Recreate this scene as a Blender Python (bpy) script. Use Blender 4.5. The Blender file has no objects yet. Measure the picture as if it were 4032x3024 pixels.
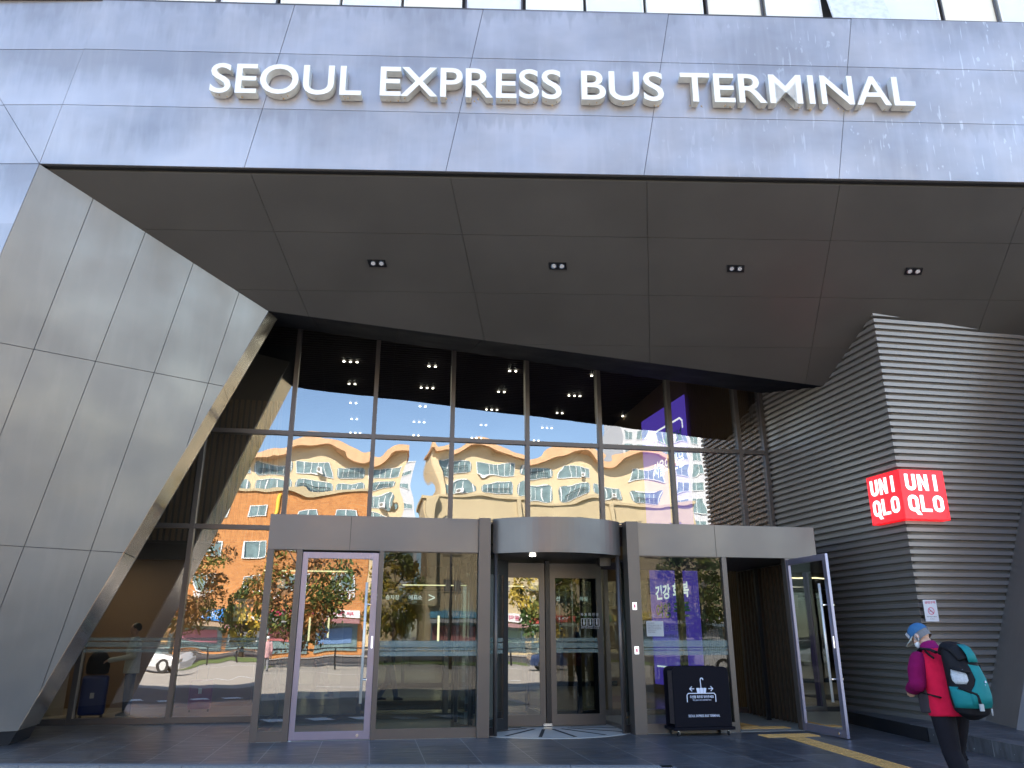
import bpy, bmesh, math, random
from mathutils import Vector, Matrix, Quaternion
random.seed(7)
R = math.radians
SC = bpy.context.scene
COL = SC.collection
# ------------------------------------------------------------------ camera
cd = bpy.data.cameras.new('camera'); cam = bpy.data.objects.new('camera', cd); COL.objects.link(cam)
cam.location = (0, 0, 1.5); cam.rotation_euler = (R(90 + 18.09), 0, 0)
cd.sensor_width = 36; cd.lens = 36 * 3040 / 4032; cd.clip_end = 2000; cd.clip_start = .05
SC.camera = cam
# ------------------------------------------------------------------ sky, sun, exposure
SUN_EL, SUN_AZ = R(46), R(-38)       # the sun stands behind the terminal (+Y), a little to the left
w = bpy.data.worlds.new('World'); SC.world = w; w.use_nodes = True
nt = w.node_tree; bg = nt.nodes['Background']; bg.inputs[1].default_value = .115
sk = nt.nodes.new('ShaderNodeTexSky'); sk.sky_type = 'NISHITA'; sk.sun_disc = False
sk.sun_elevation = SUN_EL; sk.sun_rotation = SUN_AZ; sk.air_density = 1.0; sk.dust_density = .3; sk.ozone_density = 1.6
nt.links.new(sk.outputs[0], bg.inputs[0])
sl = bpy.data.lights.new('sun', 'SUN'); sl.energy = 5.0; sl.angle = R(.5); sl.color = (1, .93, .82)
so = bpy.data.objects.new('sun', sl); COL.objects.link(so)
sd = Vector((math.sin(SUN_AZ) * math.cos(SUN_EL), math.cos(SUN_AZ) * math.cos(SUN_EL), math.sin(SUN_EL)))
so.rotation_euler = sd.to_track_quat('Z', 'Y').to_euler(); so.location = (0, 60, 60)
SC.view_settings.view_transform = 'Standard'; SC.view_settings.look = 'None'; SC.view_settings.gamma = 1
SC.view_settings.exposure = 2.27
# ------------------------------------------------------------------ frame of the building: u along the facade, v into it
PSI = R(10); UX = Vector((math.cos(PSI), math.sin(PSI), 0)); VX = Vector((-math.sin(PSI), math.cos(PSI), 0)); P0 = Vector((-3.896, 12.506, 0)); ZX = Vector((0, 0, 1))
def W(u, v, z=0): return P0 + UX * u + VX * v + ZX * z
# ------------------------------------------------------------------ materials
def nodes(m): return m.node_tree.nodes, m.node_tree.links
def mat(name, col, rough=.5, metal=0., var=0., vs=3., bump=0., bs=20., spec=.5, emit=None, es=0., stretch=(1, 1, 1), coat=0.):
    m = bpy.data.materials.new(name); m.use_nodes = True; N, L = nodes(m); b = N['Principled BSDF']
    b.inputs['Base Color'].default_value = (*col, 1); b.inputs['Roughness'].default_value = rough; b.inputs['Metallic'].default_value = metal
    b.inputs['Specular IOR Level'].default_value = spec; b.inputs['Coat Weight'].default_value = coat
    if emit: b.inputs['Emission Color'].default_value = (*emit, 1); b.inputs['Emission Strength'].default_value = es
    if var or bump:
        g = N.new('ShaderNodeNewGeometry'); mp = N.new('ShaderNodeMapping'); mp.inputs['Scale'].default_value = stretch
        L.new(g.outputs['Position'], mp.inputs[0])
    if var:
        n = N.new('ShaderNodeTexNoise'); n.inputs['Scale'].default_value = vs; n.inputs['Detail'].default_value = 5; L.new(mp.outputs[0], n.inputs[0])
        mx = N.new('ShaderNodeMix'); mx.data_type = 'RGBA'
        mx.inputs[6].default_value = (*[c * (1 - var) for c in col], 1); mx.inputs[7].default_value = (*[min(1, c * (1 + var)) for c in col], 1)
        L.new(n.outputs[0], mx.inputs[0]); L.new(mx.outputs[2], b.inputs['Base Color'])
    if bump:
        n2 = N.new('ShaderNodeTexNoise'); n2.inputs['Scale'].default_value = bs; n2.inputs['Detail'].default_value = 3; L.new(mp.outputs[0], n2.inputs[0])
        bp = N.new('ShaderNodeBump'); bp.inputs['Strength'].default_value = bump; bp.inputs['Distance'].default_value = .01
        L.new(n2.outputs[0], bp.inputs['Height']); L.new(bp.outputs[0], b.inputs['Normal'])
    return m
def panel_mat(name, col, rough, metal, streak=0., wash=.3, drops=0.):
    """satin composite cladding: soft washed patches, vertical rain marks, white drips"""
    m = mat(name, col, rough, metal); N, L = nodes(m); b = N['Principled BSDF']
    g = N.new('ShaderNodeNewGeometry')
    def noise(sc, stretch, det=4):
        mp = N.new('ShaderNodeMapping'); mp.inputs['Scale'].default_value = stretch; L.new(g.outputs['Position'], mp.inputs[0])
        n = N.new('ShaderNodeTexNoise'); n.inputs['Scale'].default_value = sc; n.inputs['Detail'].default_value = det; L.new(mp.outputs[0], n.inputs[0]); return n.outputs[0]
    def ramp(src, a, bb, c0=0., c1=1.):
        r = N.new('ShaderNodeMapRange'); r.inputs[1].default_value = a; r.inputs[2].default_value = bb; r.inputs[3].default_value = c0; r.inputs[4].default_value = c1; L.new(src, r.inputs[0]); return r.outputs[0]
    def mix(fac, a, bb):
        x = N.new('ShaderNodeMix'); x.data_type = 'RGBA'
        for s, i in ((fac, 0), (a, 6), (bb, 7)):
            if isinstance(s, tuple): x.inputs[i].default_value = (*s, 1)
            elif isinstance(s, float): x.inputs[i].default_value = s
            else: L.new(s, x.inputs[i])
        return x.outputs[2]
    def mul(a, bb):
        x = N.new('ShaderNodeMath'); x.operation = 'MULTIPLY'
        for s, i in ((a, 0), (bb, 1)):
            if isinstance(s, float): x.inputs[i].default_value = s
            else: L.new(s, x.inputs[i])
        return x.outputs[0]
    c = mix(ramp(noise(.55, (1, 1, 1.6)), .35, .65), tuple(k * (1 - wash * .5) for k in col), tuple(k * (1 + wash * .5) for k in col))
    if streak: c = mix(mul(ramp(noise(2.2, (3, 3, .25)), .5, .8), streak), c, tuple(min(1, k * 1.6) for k in col))
    if drops or streak > .15:
        sz = N.new('ShaderNodeSeparateXYZ'); L.new(g.outputs['Position'], sz.inputs[0])
        fz = N.new('ShaderNodeMath'); fz.operation = 'MULTIPLY_ADD'; fz.inputs[1].default_value = 1 / 1.07; fz.inputs[2].default_value = -8.63 / 1.07 + 20; L.new(sz.outputs[2], fz.inputs[0])
        fr_ = N.new('ShaderNodeMath'); fr_.operation = 'FRACT'; L.new(fz.outputs[0], fr_.inputs[0])
        rg = ramp(noise(7, (1, 1, .12), 3), .3, .7, -.22, .22); ad = N.new('ShaderNodeMath'); ad.operation = 'ADD'; L.new(fr_.outputs[0], ad.inputs[0]); L.new(rg, ad.inputs[1])
        lf = ramp(noise(.35, (1, 1, 2), 1), .42, .6)
        c = mix(mul(ramp(ad.outputs[0], .74, .9), mul(lf, .42)), c, tuple(k * .66 for k in col))
        c = mix(mul(ramp(ad.outputs[0], .6, .25), mul(ramp(sz.outputs[0], 1., -7.), .30)), c, tuple(min(1, k * 1.5) for k in col))
    if drops:
        sx = N.new('ShaderNodeSeparateXYZ'); L.new(g.outputs['Position'], sx.inputs[0])
        side = ramp(sx.outputs[0], 1., 8.)
        d = mul(ramp(noise(6, (3, 3, .3), 2), .655, .70), side)
        d2 = mul(ramp(noise(10, (1, 1, .5), 2), .69, .72), side)
        x = N.new('ShaderNodeMath'); x.operation = 'MAXIMUM'; L.new(d, x.inputs[0]); L.new(d2, x.inputs[1])
        c = mix(mul(x.outputs[0], drops), c, (.7, .7, .7))
    L.new(c, b.inputs['Base Color'])
    L.new(ramp(noise(1.3, (1, 1, 1)), .3, .7, rough - .06, rough + .08), b.inputs['Roughness'])
    bp = N.new('ShaderNodeBump'); bp.inputs['Strength'].default_value = .25; bp.inputs['Distance'].default_value = .02
    L.new(noise(.9, (1, 1, 1), 1), bp.inputs['Height']); L.new(bp.outputs[0], b.inputs['Normal'])
    return m
def glass_mat(name, refl=.27, tint=(.62, .66, .64), warp=.008):
    m = bpy.data.materials.new(name); m.use_nodes = True; N, L = nodes(m); N.remove(N['Principled BSDF'])
    t = N.new('ShaderNodeBsdfTransparent'); t.inputs[0].default_value = (*tint, 1)
    gl = N.new('ShaderNodeBsdfGlossy'); gl.inputs['Roughness'].default_value = 0.0; gl.inputs[0].default_value = (.97, .98, 1, 1)
    fr = N.new('ShaderNodeLayerWeight'); fr.inputs[0].default_value = .35
    r = N.new('ShaderNodeMapRange'); r.inputs[3].default_value = refl; r.inputs[4].default_value = .95; L.new(fr.outputs['Fresnel'], r.inputs[0])
    r.inputs[1].default_value = .05; r.inputs[2].default_value = 1
    mx = N.new('ShaderNodeMixShader'); L.new(r.outputs[0], mx.inputs[0]); L.new(t.outputs[0], mx.inputs[1]); L.new(gl.outputs[0], mx.inputs[2])
    g = N.new('ShaderNodeNewGeometry'); oi = N.new('ShaderNodeObjectInfo')
    vm = N.new('ShaderNodeVectorMath'); vm.operation = 'ADD'; cm = N.new('ShaderNodeCombineXYZ')
    mm = N.new('ShaderNodeMath'); mm.operation = 'MULTIPLY'; mm.inputs[1].default_value = 40; L.new(oi.outputs['Random'], mm.inputs[0])
    L.new(mm.outputs[0], cm.inputs[0]); L.new(mm.outputs[0], cm.inputs[2]); L.new(g.outputs['Position'], vm.inputs[0]); L.new(cm.outputs[0], vm.inputs[1])
    n1 = N.new('ShaderNodeTexNoise'); n1.inputs['Scale'].default_value = .75; n1.inputs['Detail'].default_value = 1.5; L.new(vm.outputs[0], n1.inputs[0])
    bp = N.new('ShaderNodeBump'); bp.inputs['Strength'].default_value = 1; bp.inputs['Distance'].default_value = warp
    L.new(n1.outputs[0], bp.inputs['Height']); L.new(bp.outputs[0], gl.inputs['Normal'])
    L.new(mx.outputs[0], N['Material Output'].inputs[0]); return m
M = {}
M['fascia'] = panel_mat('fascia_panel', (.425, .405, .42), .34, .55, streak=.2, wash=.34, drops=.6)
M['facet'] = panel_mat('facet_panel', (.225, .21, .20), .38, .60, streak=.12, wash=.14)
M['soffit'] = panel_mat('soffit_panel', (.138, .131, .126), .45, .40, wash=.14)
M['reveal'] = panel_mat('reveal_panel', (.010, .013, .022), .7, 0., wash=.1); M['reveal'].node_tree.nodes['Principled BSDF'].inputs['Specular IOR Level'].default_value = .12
M['return'] = panel_mat('return_panel', (.42, .40, .37), .17, .85, wash=.1)
M['jointpale'] = mat('joint_sealant', (.09, .09, .105), .8)
M['joint'] = mat('joint_black', (.02, .02, .022), .8)  # near-black backing of open joints, also for wheels and railings
M['frame'] = mat('bronze_frame', (.115, .103, .10), .38, .6, var=.08, vs=2)
M['header'] = panel_mat('header_panel', (.165, .15, .142), .38, .55, wash=.15)
M['doorframe'] = mat('anodised_door_frame', (.27, .26, .36), .30, .7, var=.08, vs=4)
M['black'] = mat('black_frame', (.018, .018, .022), .35, .3)
M['louvre'] = mat('louvre_slat', (.285, .262, .255), .42, .5, var=.12, vs=1.5, bump=.05, bs=6, stretch=(1, 1, 4))
M['louvreback'] = mat('louvre_backing', (.15, .138, .125), .6, .1, var=.15, vs=3)
M['glass'] = glass_mat('curtain_glass')
M['doorglass'] = glass_mat('door_glass', .22, (.50, .56, .54), .005)
M['clearglass'] = glass_mat('clear_door_glass', .045, (.52, .60, .58), .004)
M['frost'] = bpy.data.materials.new('frosted_film'); M['frost'].use_nodes = True
N_, L_ = nodes(M['frost']); b_ = N_['Principled BSDF']; b_.inputs['Base Color'].default_value = (.32, .40, .38, 1); b_.inputs['Roughness'].default_value = .7; b_.inputs['Alpha'].default_value = .3
M['steel'] = mat('brushed_steel', (.75, .75, .73), .32, .35)
M['chrome'] = mat('chrome', (.8, .8, .8), .12, 1.)
M['white'] = mat('white_paint', (.84, .85, .84), .35, 0, var=.04, vs=6)
M['dirtywhite'] = mat('letter_side', (.66, .66, .63), .45, 0, var=.2, vs=9)
M['granite'] = mat('dark_granite', (.04, .042, .05), .4, 0, var=.4, vs=2, bump=.1, bs=60)
M['kerb'] = mat('kerb_granite', (.22, .22, .23), .7, 0, var=.3, vs=30)
M['asphalt'] = mat('asphalt', (.06, .06, .062), .85, 0, var=.25, vs=4, bump=.3, bs=80)
M['lightpave'] = mat('light_paving', (.33, .30, .26), .8, 0, var=.15, vs=2)
M['mark'] = mat('road_paint', (.75, .75, .72), .6, 0, var=.1, vs=10)
M['grass'] = mat('grass', (.09, .13, .03), .9, 0, var=.5, vs=3)
M['tactile'] = mat('tactile_paving', (.62, .36, .12), .6, 0, var=.2, vs=14)
M['floor'] = mat('interior_floor', (.42, .38, .32), .22, 0, var=.1, vs=1.2)
M['mat'] = mat('door_mat', (.03, .03, .032), .9)
M['wood'] = mat('wood_slats', (.20, .12, .06), .5, 0, var=.3, vs=5, stretch=(8, 8, .5))
M['brown'] = mat('brown_wall', (.24, .145, .08), .6, 0, var=.1, vs=1)
M['darkceil'] = mat('dark_slat_ceiling', (.035, .022, .018), .55)
M['darkwall'] = mat('dark_wall', (.05, .045, .04), .6)
M['lamp'] = mat('lamp_glow', (1, 1, 1), .5, emit=(1, .93, .78), es=3.2)
M['strip'] = mat('strip_glow', (1, 1, 1), .5, emit=(1, .78, .45), es=.8)
M['red'] = mat('sign_red', (.75, .004, .008), .3, emit=(1, .005, .012), es=.28)
M['signwhite'] = mat('sign_white', (.85, .85, .87), .4, emit=(1, 1, 1), es=.35)
M['pink'] = mat('print_magenta', (.65, .02, .12), .5)
M['plate'] = mat('plate_white', (.66, .66, .72), .35)
M['paper'] = mat('paper_grey', (.38, .40, .42), .5)
M['grey'] = mat('print_grey', (.10, .10, .11), .6)
M['purple'] = mat('banner_purple_glow', (.085, .045, .42), .6, var=.12, vs=1.5, emit=(.13, .07, .62), es=.2)  # emission added so the banner stands out through the glass reflections
M['green'] = mat('print_green', (.03, .55, .26), .6)
M['navy'] = mat('dryer_black', (.004, .004, .009), .6, 0, spec=.12)
M['bluewhite'] = mat('print_bluewhite', (.66, .70, .85), .5)
# ------------------------------------------------------------------ object helpers
def wl(o):
    v = Vector((0, 0, 0))
    while o: v = v + o.location; o = o.parent
    return v
def tag(o, label=None, cat=None, group=None, kind=None):
    for k, x in (('label', label), ('category', cat), ('group', group), ('kind', kind)):
        if x: o[k] = x
    return o
def empty(name, loc, label=None, cat=None, group=None, parent=None):
    o = bpy.data.objects.new(name, None); o.empty_display_size = .2; COL.objects.link(o); o.location = loc; o.parent = parent
    return tag(o, label, cat, group)
class MB:
    """collects faces given in world coordinates, builds ONE object"""
    def __init__(s): s.v = []; s.f = []; s.mi = []; s.m = 0; s.sm = set()
    def face(s, pts, smooth=False):
        i = len(s.v); s.v += [Vector(p) for p in pts]; s.f.append(list(range(i, i + len(pts)))); s.mi.append(s.m)
        if smooth: s.sm.add(len(s.f) - 1)
    def hexa(s, p):   # 8 points: bottom 0-3, top 4-7
        i = len(s.v); s.v += [Vector(q) for q in p]
        for q in ((3, 2, 1, 0), (4, 5, 6, 7), (0, 1, 5, 4), (1, 2, 6, 5), (2, 3, 7, 6), (3, 0, 4, 7)): s.f.append([i + k for k in q]); s.mi.append(s.m)
    def ubox(s, u0, u1, v0, v1, z0, z1): s.hexa([W(u0, v0, z0), W(u1, v0, z0), W(u1, v1, z0), W(u0, v1, z0), W(u0, v0, z1), W(u1, v0, z1), W(u1, v1, z1), W(u0, v1, z1)])
    def box(s, c, d, rot=None):
        c = Vector(c); q = []
        for z in (-.5, .5):
            for x, y in ((-.5, -.5), (.5, -.5), (.5, .5), (-.5, .5)):
                p = Vector((x * d[0], y * d[1], z * d[2])); q.append(c + (rot @ p if rot else p))
        s.hexa(q)
    def prism(s, poly, d):   # poly 3D points, extruded by vector d
        d = Vector(d); i = len(s.v); n = len(poly); s.v += [Vector(p) for p in poly] + [Vector(p) + d for p in poly]
        s.f.append([i + k for k in range(n)][::-1]); s.f.append([i + n + k for k in range(n)]); s.mi += [s.m] * 2
        for k in range(n): s.f.append([i + k, i + (k + 1) % n, i + n + (k + 1) % n, i + n + k]); s.mi.append(s.m)
    def tube(s, pts, rad, n=12, cap=True, side=None, smooth=True):
        """rad: float, list, or list of (a,b) ellipse radii along side / normal"""
        pts = [Vector(p) for p in pts]; K = len(pts); i0 = len(s.v)
        if not isinstance(rad, (list,)): rad = [rad] * K
        for k, p in enumerate(pts):
            t = (pts[min(k + 1, K - 1)] - pts[max(k - 1, 0)]).normalized()
            sd_ = Vector(side) if side else (Vector((1, 0, 0)) if abs(t.x) < .9 else Vector((0, 1, 0)))
            b = (sd_ - t * sd_.dot(t)).normalized(); c = t.cross(b); r = rad[k]; ra, rb = r if isinstance(r, tuple) else (r, r)
            for a in range(n):
                th = 2 * math.pi * a / n; s.v.append(p + b * ra * math.cos(th) + c * rb * math.sin(th))
        for k in range(K - 1):
            for a in range(n):
                s.f.append([i0 + k * n + a, i0 + k * n + (a + 1) % n, i0 + (k + 1) * n + (a + 1) % n, i0 + (k + 1) * n + a]); s.mi.append(s.m)
                if smooth: s.sm.add(len(s.f) - 1)
        if cap:
            s.f.append([i0 + a for a in range(n)][::-1]); s.mi.append(s.m); s.f.append([i0 + (K - 1) * n + a for a in range(n)]); s.mi.append(s.m)
    def ball(s, c, r, n=12, m=8, rot=None):
        c = Vector(c); r = r if isinstance(r, tuple) else (r, r, r); i0 = len(s.v)
        for j in range(1, m):
            ph = math.pi * j / m
            for a in range(n):
                th = 2 * math.pi * a / n; p = Vector((r[0] * math.sin(ph) * math.cos(th), r[1] * math.sin(ph) * math.sin(th), r[2] * math.cos(ph)))
                s.v.append(c + (rot @ p if rot else p))
        tp = Vector((0, 0, r[2])); s.v.append(c + (rot @ tp if rot else tp)); s.v.append(c - (rot @ tp if rot else tp)); T, B = len(s.v) - 2, len(s.v) - 1
        def add(f): s.f.append(f); s.mi.append(s.m); s.sm.add(len(s.f) - 1)
        for a in range(n):
            add([T, i0 + a, i0 + (a + 1) % n]); add([B, i0 + (m - 2) * n + (a + 1) % n, i0 + (m - 2) * n + a])
            for j in range(m - 2): add([i0 + j * n + a, i0 + (j + 1) * n + a, i0 + (j + 1) * n + (a + 1) % n, i0 + j * n + (a + 1) % n])
    def build(s, name, mats, parent=None, loc=None, bevel=0):
        L0 = wl(parent) if parent else (Vector(loc) if loc is not None else Vector((0, 0, 0)))
        me = bpy.data.meshes.new(name); me.from_pydata([tuple(p - L0) for p in s.v], [], s.f)
        mats = mats if isinstance(mats, (list, tuple)) else [mats]
        for m in mats: me.materials.append(m)
        for i, p in enumerate(me.polygons): p.material_index = s.mi[i]; p.use_smooth = i in s.sm
        me.validate(); me.update()
        bm = bmesh.new(); bm.from_mesh(me); bmesh.ops.recalc_face_normals(bm, faces=bm.faces); bm.to_mesh(me); bm.free()
        o = bpy.data.objects.new(name, me); COL.objects.link(o)
        if parent: o.parent = parent
        else: o.location = L0
        if bevel: b = o.modifiers.new('bevel', 'BEVEL'); b.width = bevel; b.segments = 2; b.limit_method = 'ANGLE'
        return o
def struct(mb, name, m, loc=None): return tag(mb.build(name, m, loc=loc), kind='structure')
def clip(poly, a, b, c):  # keep a*x+b*y<=c
    out = []
    for i in range(len(poly)):
        p, q = poly[i], poly[(i + 1) % len(poly)]; dp, dq = a * p[0] + b * p[1] - c, a * q[0] + b * q[1] - c
        if dp <= 0: out.append(p)
        if (dp < 0 < dq) or (dq < 0 < dp): t = dp / (dp - dq); out.append((p[0] + (q[0] - p[0]) * t, p[1] + (q[1] - p[1]) * t))
    return out
def split(polys, p, q):
    """cut convex 2D polygons along the line pq"""
    a, b = q[1] - p[1], p[0] - q[0]; l = math.hypot(a, b); a /= l; b /= l; c = a * p[0] + b * p[1]; out = []
    for P in polys:
        for x in (clip(P, a, b, c), clip(P, -a, -b, -c)):
            if len(x) > 2 and abs(area(x)) > 1e-3: out.append(x)
    return out
def area(P): return .5 * sum(P[i][0] * P[(i + 1) % len(P)][1] - P[(i + 1) % len(P)][0] * P[i][1] for i in range(len(P)))
def inset(P, g):
    if area(P) < 0: P = P[::-1]
    Q = P
    for i in range(len(P)):
        p, q = P[i], P[(i + 1) % len(P)]; l = math.hypot(q[0] - p[0], q[1] - p[1])
        if l < 1e-6: continue
        a, b = (q[1] - p[1]) / l, (p[0] - q[0]) / l; Q = clip(Q, a, b, a * p[0] + b * p[1] - g)
    return Q
def panels(mb, O, e1, e2, out, poly, cuts, gap=.005, th=.02):
    """clad a flat polygon (3D points) with panels cut along 3D lines; real open joints over a dark backing"""
    O = Vector(O); e1 = Vector(e1).normalized(); n = Vector(out).normalized(); e2 = n.cross(e1).normalized()
    to2 = lambda p: ((Vector(p) - O).dot(e1), (Vector(p) - O).dot(e2)); to3 = lambda p, h=0: O + e1 * p[0] + e2 * p[1] + n * h
    cells = [[to2(p) for p in poly]]
    for p, q in cuts: cells = split(cells, to2(p), to2(q))
    for c in cells:
        c = inset(c, gap)
        if len(c) > 2: mb.m = 0; mb.prism([to3(p, -th) for p in c], n * (th + random.uniform(-.0008, .0008)))
    mb.m = 1; c = [to2(p) for p in poly]; mb.prism([to3(p, -th - .05) for p in c], n * .045)
def text_mesh(body, size=1, depth=.02, offset=0., align='LEFT', space=1.):
    c = bpy.data.curves.new('t', 'FONT'); c.body = body; c.size = size; c.extrude = depth / 2; c.offset = offset; c.align_x = align; c.space_character = space; c.resolution_u = 5
    o = bpy.data.objects.new('t', c); me = bpy.data.meshes.new_from_object(o); bpy.data.objects.remove(o); bpy.data.curves.remove(c); return me
def text_obj(name, body, m, parent, origin, ex, ez, width=None, height=None, depth=.004, offset=0., size=1., align='LEFT', space=1., shear=0, loc=None):
    """flat lettering: ex = reading direction, ez = up; fitted to width/height"""
    me = text_mesh(body, size, depth, offset, align, space); xs = [v.co.x for v in me.vertices]; ys = [v.co.y for v in me.vertices]
    sx = width / (max(xs) - min(xs)) if width else 1; sy = height / (max(ys) - min(ys)) if height else sx
    if not width and height: sx = sy
    ex = Vector(ex).normalized(); ez = Vector(ez).normalized(); ey = ex.cross(ez).normalized()
    x0 = min(xs) if align == 'LEFT' else (max(xs) + min(xs)) / 2; y0 = min(ys); L0 = wl(parent) if parent else Vector(loc)
    for v in me.vertices:
        v.co = Vector(origin) + ex * (v.co.x - x0) * sx + ez * (v.co.y - y0) * sy + ey * v.co.z - L0
    me.materials.clear(); me.materials.append(m); o = bpy.data.objects.new(name, me); COL.objects.link(o); o.name = name
    if parent: o.parent = parent
    else: o.location = L0
    return o
def copy_tree(o, parent=None):
    c = o.copy(); COL.objects.link(c); c.parent = parent
    for ch in list(o.children): copy_tree(ch, c)
    return c
def lp(a, b, t): return Vector(a) * (1 - t) + Vector(b) * t
# ================================================================== SETTING: ground
def flat(pts, z): mb = MB(); mb.face([Vector((p[0], p[1], z)) for p in pts]); return mb
KERB = [(-45, 11.1), (-3, 10.48), (1.95, 10.40), (2.35, 6.0), (45, 6.0)]
g = MB(); g.face([(-700, -700, -.16), (700, -700, -.16), (700, 700, -.16), (-700, 700, -.16)]); struct(g, 'ground', M['lightpave'])
# dark granite forecourt: separate long slabs with open joints in the frame of the building
N_, L_ = nodes(M['granite']); b_ = N_['Principled BSDF']
tc = N_.new('ShaderNodeNewGeometry'); mp = N_.new('ShaderNodeMapping'); mp.vector_type = 'POINT'
mp.inputs['Location'].default_value = (0, 0, 0); mp.inputs['Rotation'].default_value = (0, 0, -PSI)
L_.new(tc.outputs['Position'], mp.inputs[0])
sh = N_.new('ShaderNodeVectorMath'); sh.operation = 'ADD'; sh.inputs[1].default_value = (1.98, .35, 0); L_.new(mp.outputs[0], sh.inputs[0])
br = N_.new('ShaderNodeTexBrick'); br.offset = .5; br.inputs['Scale'].default_value = 1; br.inputs['Brick Width'].default_value = 1.2; br.inputs['Row Height'].default_value = .69
br.inputs['Mortar Size'].default_value = .006; br.inputs['Mortar Smooth'].default_value = .2; br.inputs['Color1'].default_value = (.050, .052, .060, 1); br.inputs['Color2'].default_value = (.085, .085, .092, 1); br.inputs['Mortar'].default_value = (.24, .24, .24, 1)
rt = N_.new('ShaderNodeMapping'); rt.inputs['Rotation'].default_value = (0, 0, R(90)); L_.new(sh.outputs[0], rt.inputs[0]); L_.new(rt.outputs[0], br.inputs[0])
nz = N_.new('ShaderNodeTexNoise'); nz.inputs['Scale'].default_value = 5; nz.inputs['Detail'].default_value = 6
st = N_.new('ShaderNodeMapping'); st.inputs['Scale'].default_value = (.5, 3, 1); L_.new(mp.outputs[0], st.inputs[0]); L_.new(st.outputs[0], nz.inputs[0])
mxg = N_.new('ShaderNodeMix'); mxg.data_type = 'RGBA'; mxg.blend_type = 'MULTIPLY'; mxg.inputs[0].default_value = .75
cr = N_.new('ShaderNodeMapRange'); cr.inputs[1].default_value = .3; cr.inputs[2].default_value = .7; cr.inputs[3].default_value = .45; cr.inputs[4].default_value = 1.5
L_.new(nz.outputs[0], cr.inputs[0]); L_.new(br.outputs[0], mxg.inputs[6]); L_.new(cr.outputs[0], mxg.inputs[7]); sn = N_.new('ShaderNodeTexNoise'); sn.inputs['Scale'].default_value = 14; sn.inputs['Detail'].default_value = 1; L_.new(mp.outputs[0], sn.inputs[0])
sr0 = N_.new('ShaderNodeMapRange'); sr0.inputs[1].default_value = .775; sr0.inputs[2].default_value = .79; L_.new(sn.outputs[0], sr0.inputs[0])
sm = N_.new('ShaderNodeMix'); sm.data_type = 'RGBA'; sm.inputs[7].default_value = (.45, .45, .43, 1); L_.new(sr0.outputs[0], sm.inputs[0]); L_.new(mxg.outputs[2], sm.inputs[6]); L_.new(sm.outputs[2], b_.inputs['Base Color'])
rr = N_.new('ShaderNodeMapRange'); rr.inputs[1].default_value = .3; rr.inputs[2].default_value = .7; rr.inputs[3].default_value = .28; rr.inputs[4].default_value = .5; L_.new(nz.outputs[0], rr.inputs[0]); L_.new(rr.outputs[0], b_.inputs['Roughness'])
fc = MB(); a_ = W(-45, 3.06); c_ = W(60, 3.06)
fc.prism([(p[0], p[1], -.12) for p in KERB] + [(c_.x, c_.y, -.12), (a_.x, a_.y, -.12)], (0, 0, .12)); struct(fc, 'forecourt_paving', M['granite'])
kb = MB()
for i in range(4):
    p, q = Vector((*KERB[i], 0)), Vector((*KERB[i + 1], 0)); t = (q - p); n_ = max(1, int(t.length / 1.0)); d = t.normalized(); o = Vector((d.y, -d.x, 0)) * .16
    for k in range(n_):
        a = p + t * (k / n_) + d * .004; b = p + t * ((k + 1) / n_) - d * .004
        kb.prism([a + ZX * -.15, b + ZX * -.15, b + o + ZX * -.15, a + o + ZX * -.15], (0, 0, .155))
struct(kb, 'kerb', M['kerb'])
cp0 = MB(); cp0.face([W(-200, -29, -.152), W(200, -29, -.152), W(200, -9.8, -.152), W(-200, -9.8, -.152)]); struct(cp0, 'bus_plaza', mat('pale_concrete', (.34, .30, .25), .85, var=.15, vs=1.5))
rd = MB(); rd.face([W(-200, -10.5, -.148), W(200, -10.5, -.148), W(200, 8, -.150), W(-200, 8, -.150)]); struct(rd, 'road', M['asphalt'])
rd2 = MB(); rd2.face([W(-200, -58, -.146), W(200, -58, -.146), W(200, -42, -.146), W(-200, -42, -.146)]); struct(rd2, 'far_road', M['asphalt'])
mk = MB()
for i in range(26): mk.face([W(-14 + i * .9, -5.2, -.145), W(-13.55 + i * .9, -5.2, -.145), W(-13.3 + i * .9, -4.6, -.145), W(-13.75 + i * .9, -4.6, -.145)])
for i in range(20): mk.face([W(-40 + i * 5, -16.1, -.145), W(-37.5 + i * 5, -16.1, -.145), W(-37.5 + i * 5, -15.9, -.145), W(-40 + i * 5, -15.9, -.145)])
mk.face([W(-60, -27.4, -.145), W(60, -27.4, -.145), W(60, -27.2, -.145), W(-60, -27.2, -.145)])
struct(mk, 'road_markings', M['mark'])
gr = MB(); gr.face([W(-60, -41, -.14), W(-4, -41, -.14), W(-4, -33.5, -.14), W(-60, -33.5, -.14)]); gr.face([W(2, -41, -.14), W(60, -41, -.14), W(60, -35, -.14), W(2, -35, -.14)])
tag(gr.build('grass', M['grass']), 'mown grass strip beside the street', kind='stuff')
# ================================================================== THE TERMINAL
T = empty('terminal_building', P0, 'dark grey panel clad bus terminal entrance with slanting columns and tall glass wall', 'building')
A = Vector((-7.488, 10.545, 8.615)); B = Vector((-4.519, 13.197, 7.234)); G = Vector((-7.253, 12.199, 0)); GF = Vector((-9.14, 10.66, 0))
def FA(x, z, out=0): return Vector((x, 10.545 + .0331 * (x + 7.488) - .0481 * (z - 8.615) - out, z))
NF = Vector((.033, -.998, -.048)); ZT = 11.76
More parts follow.
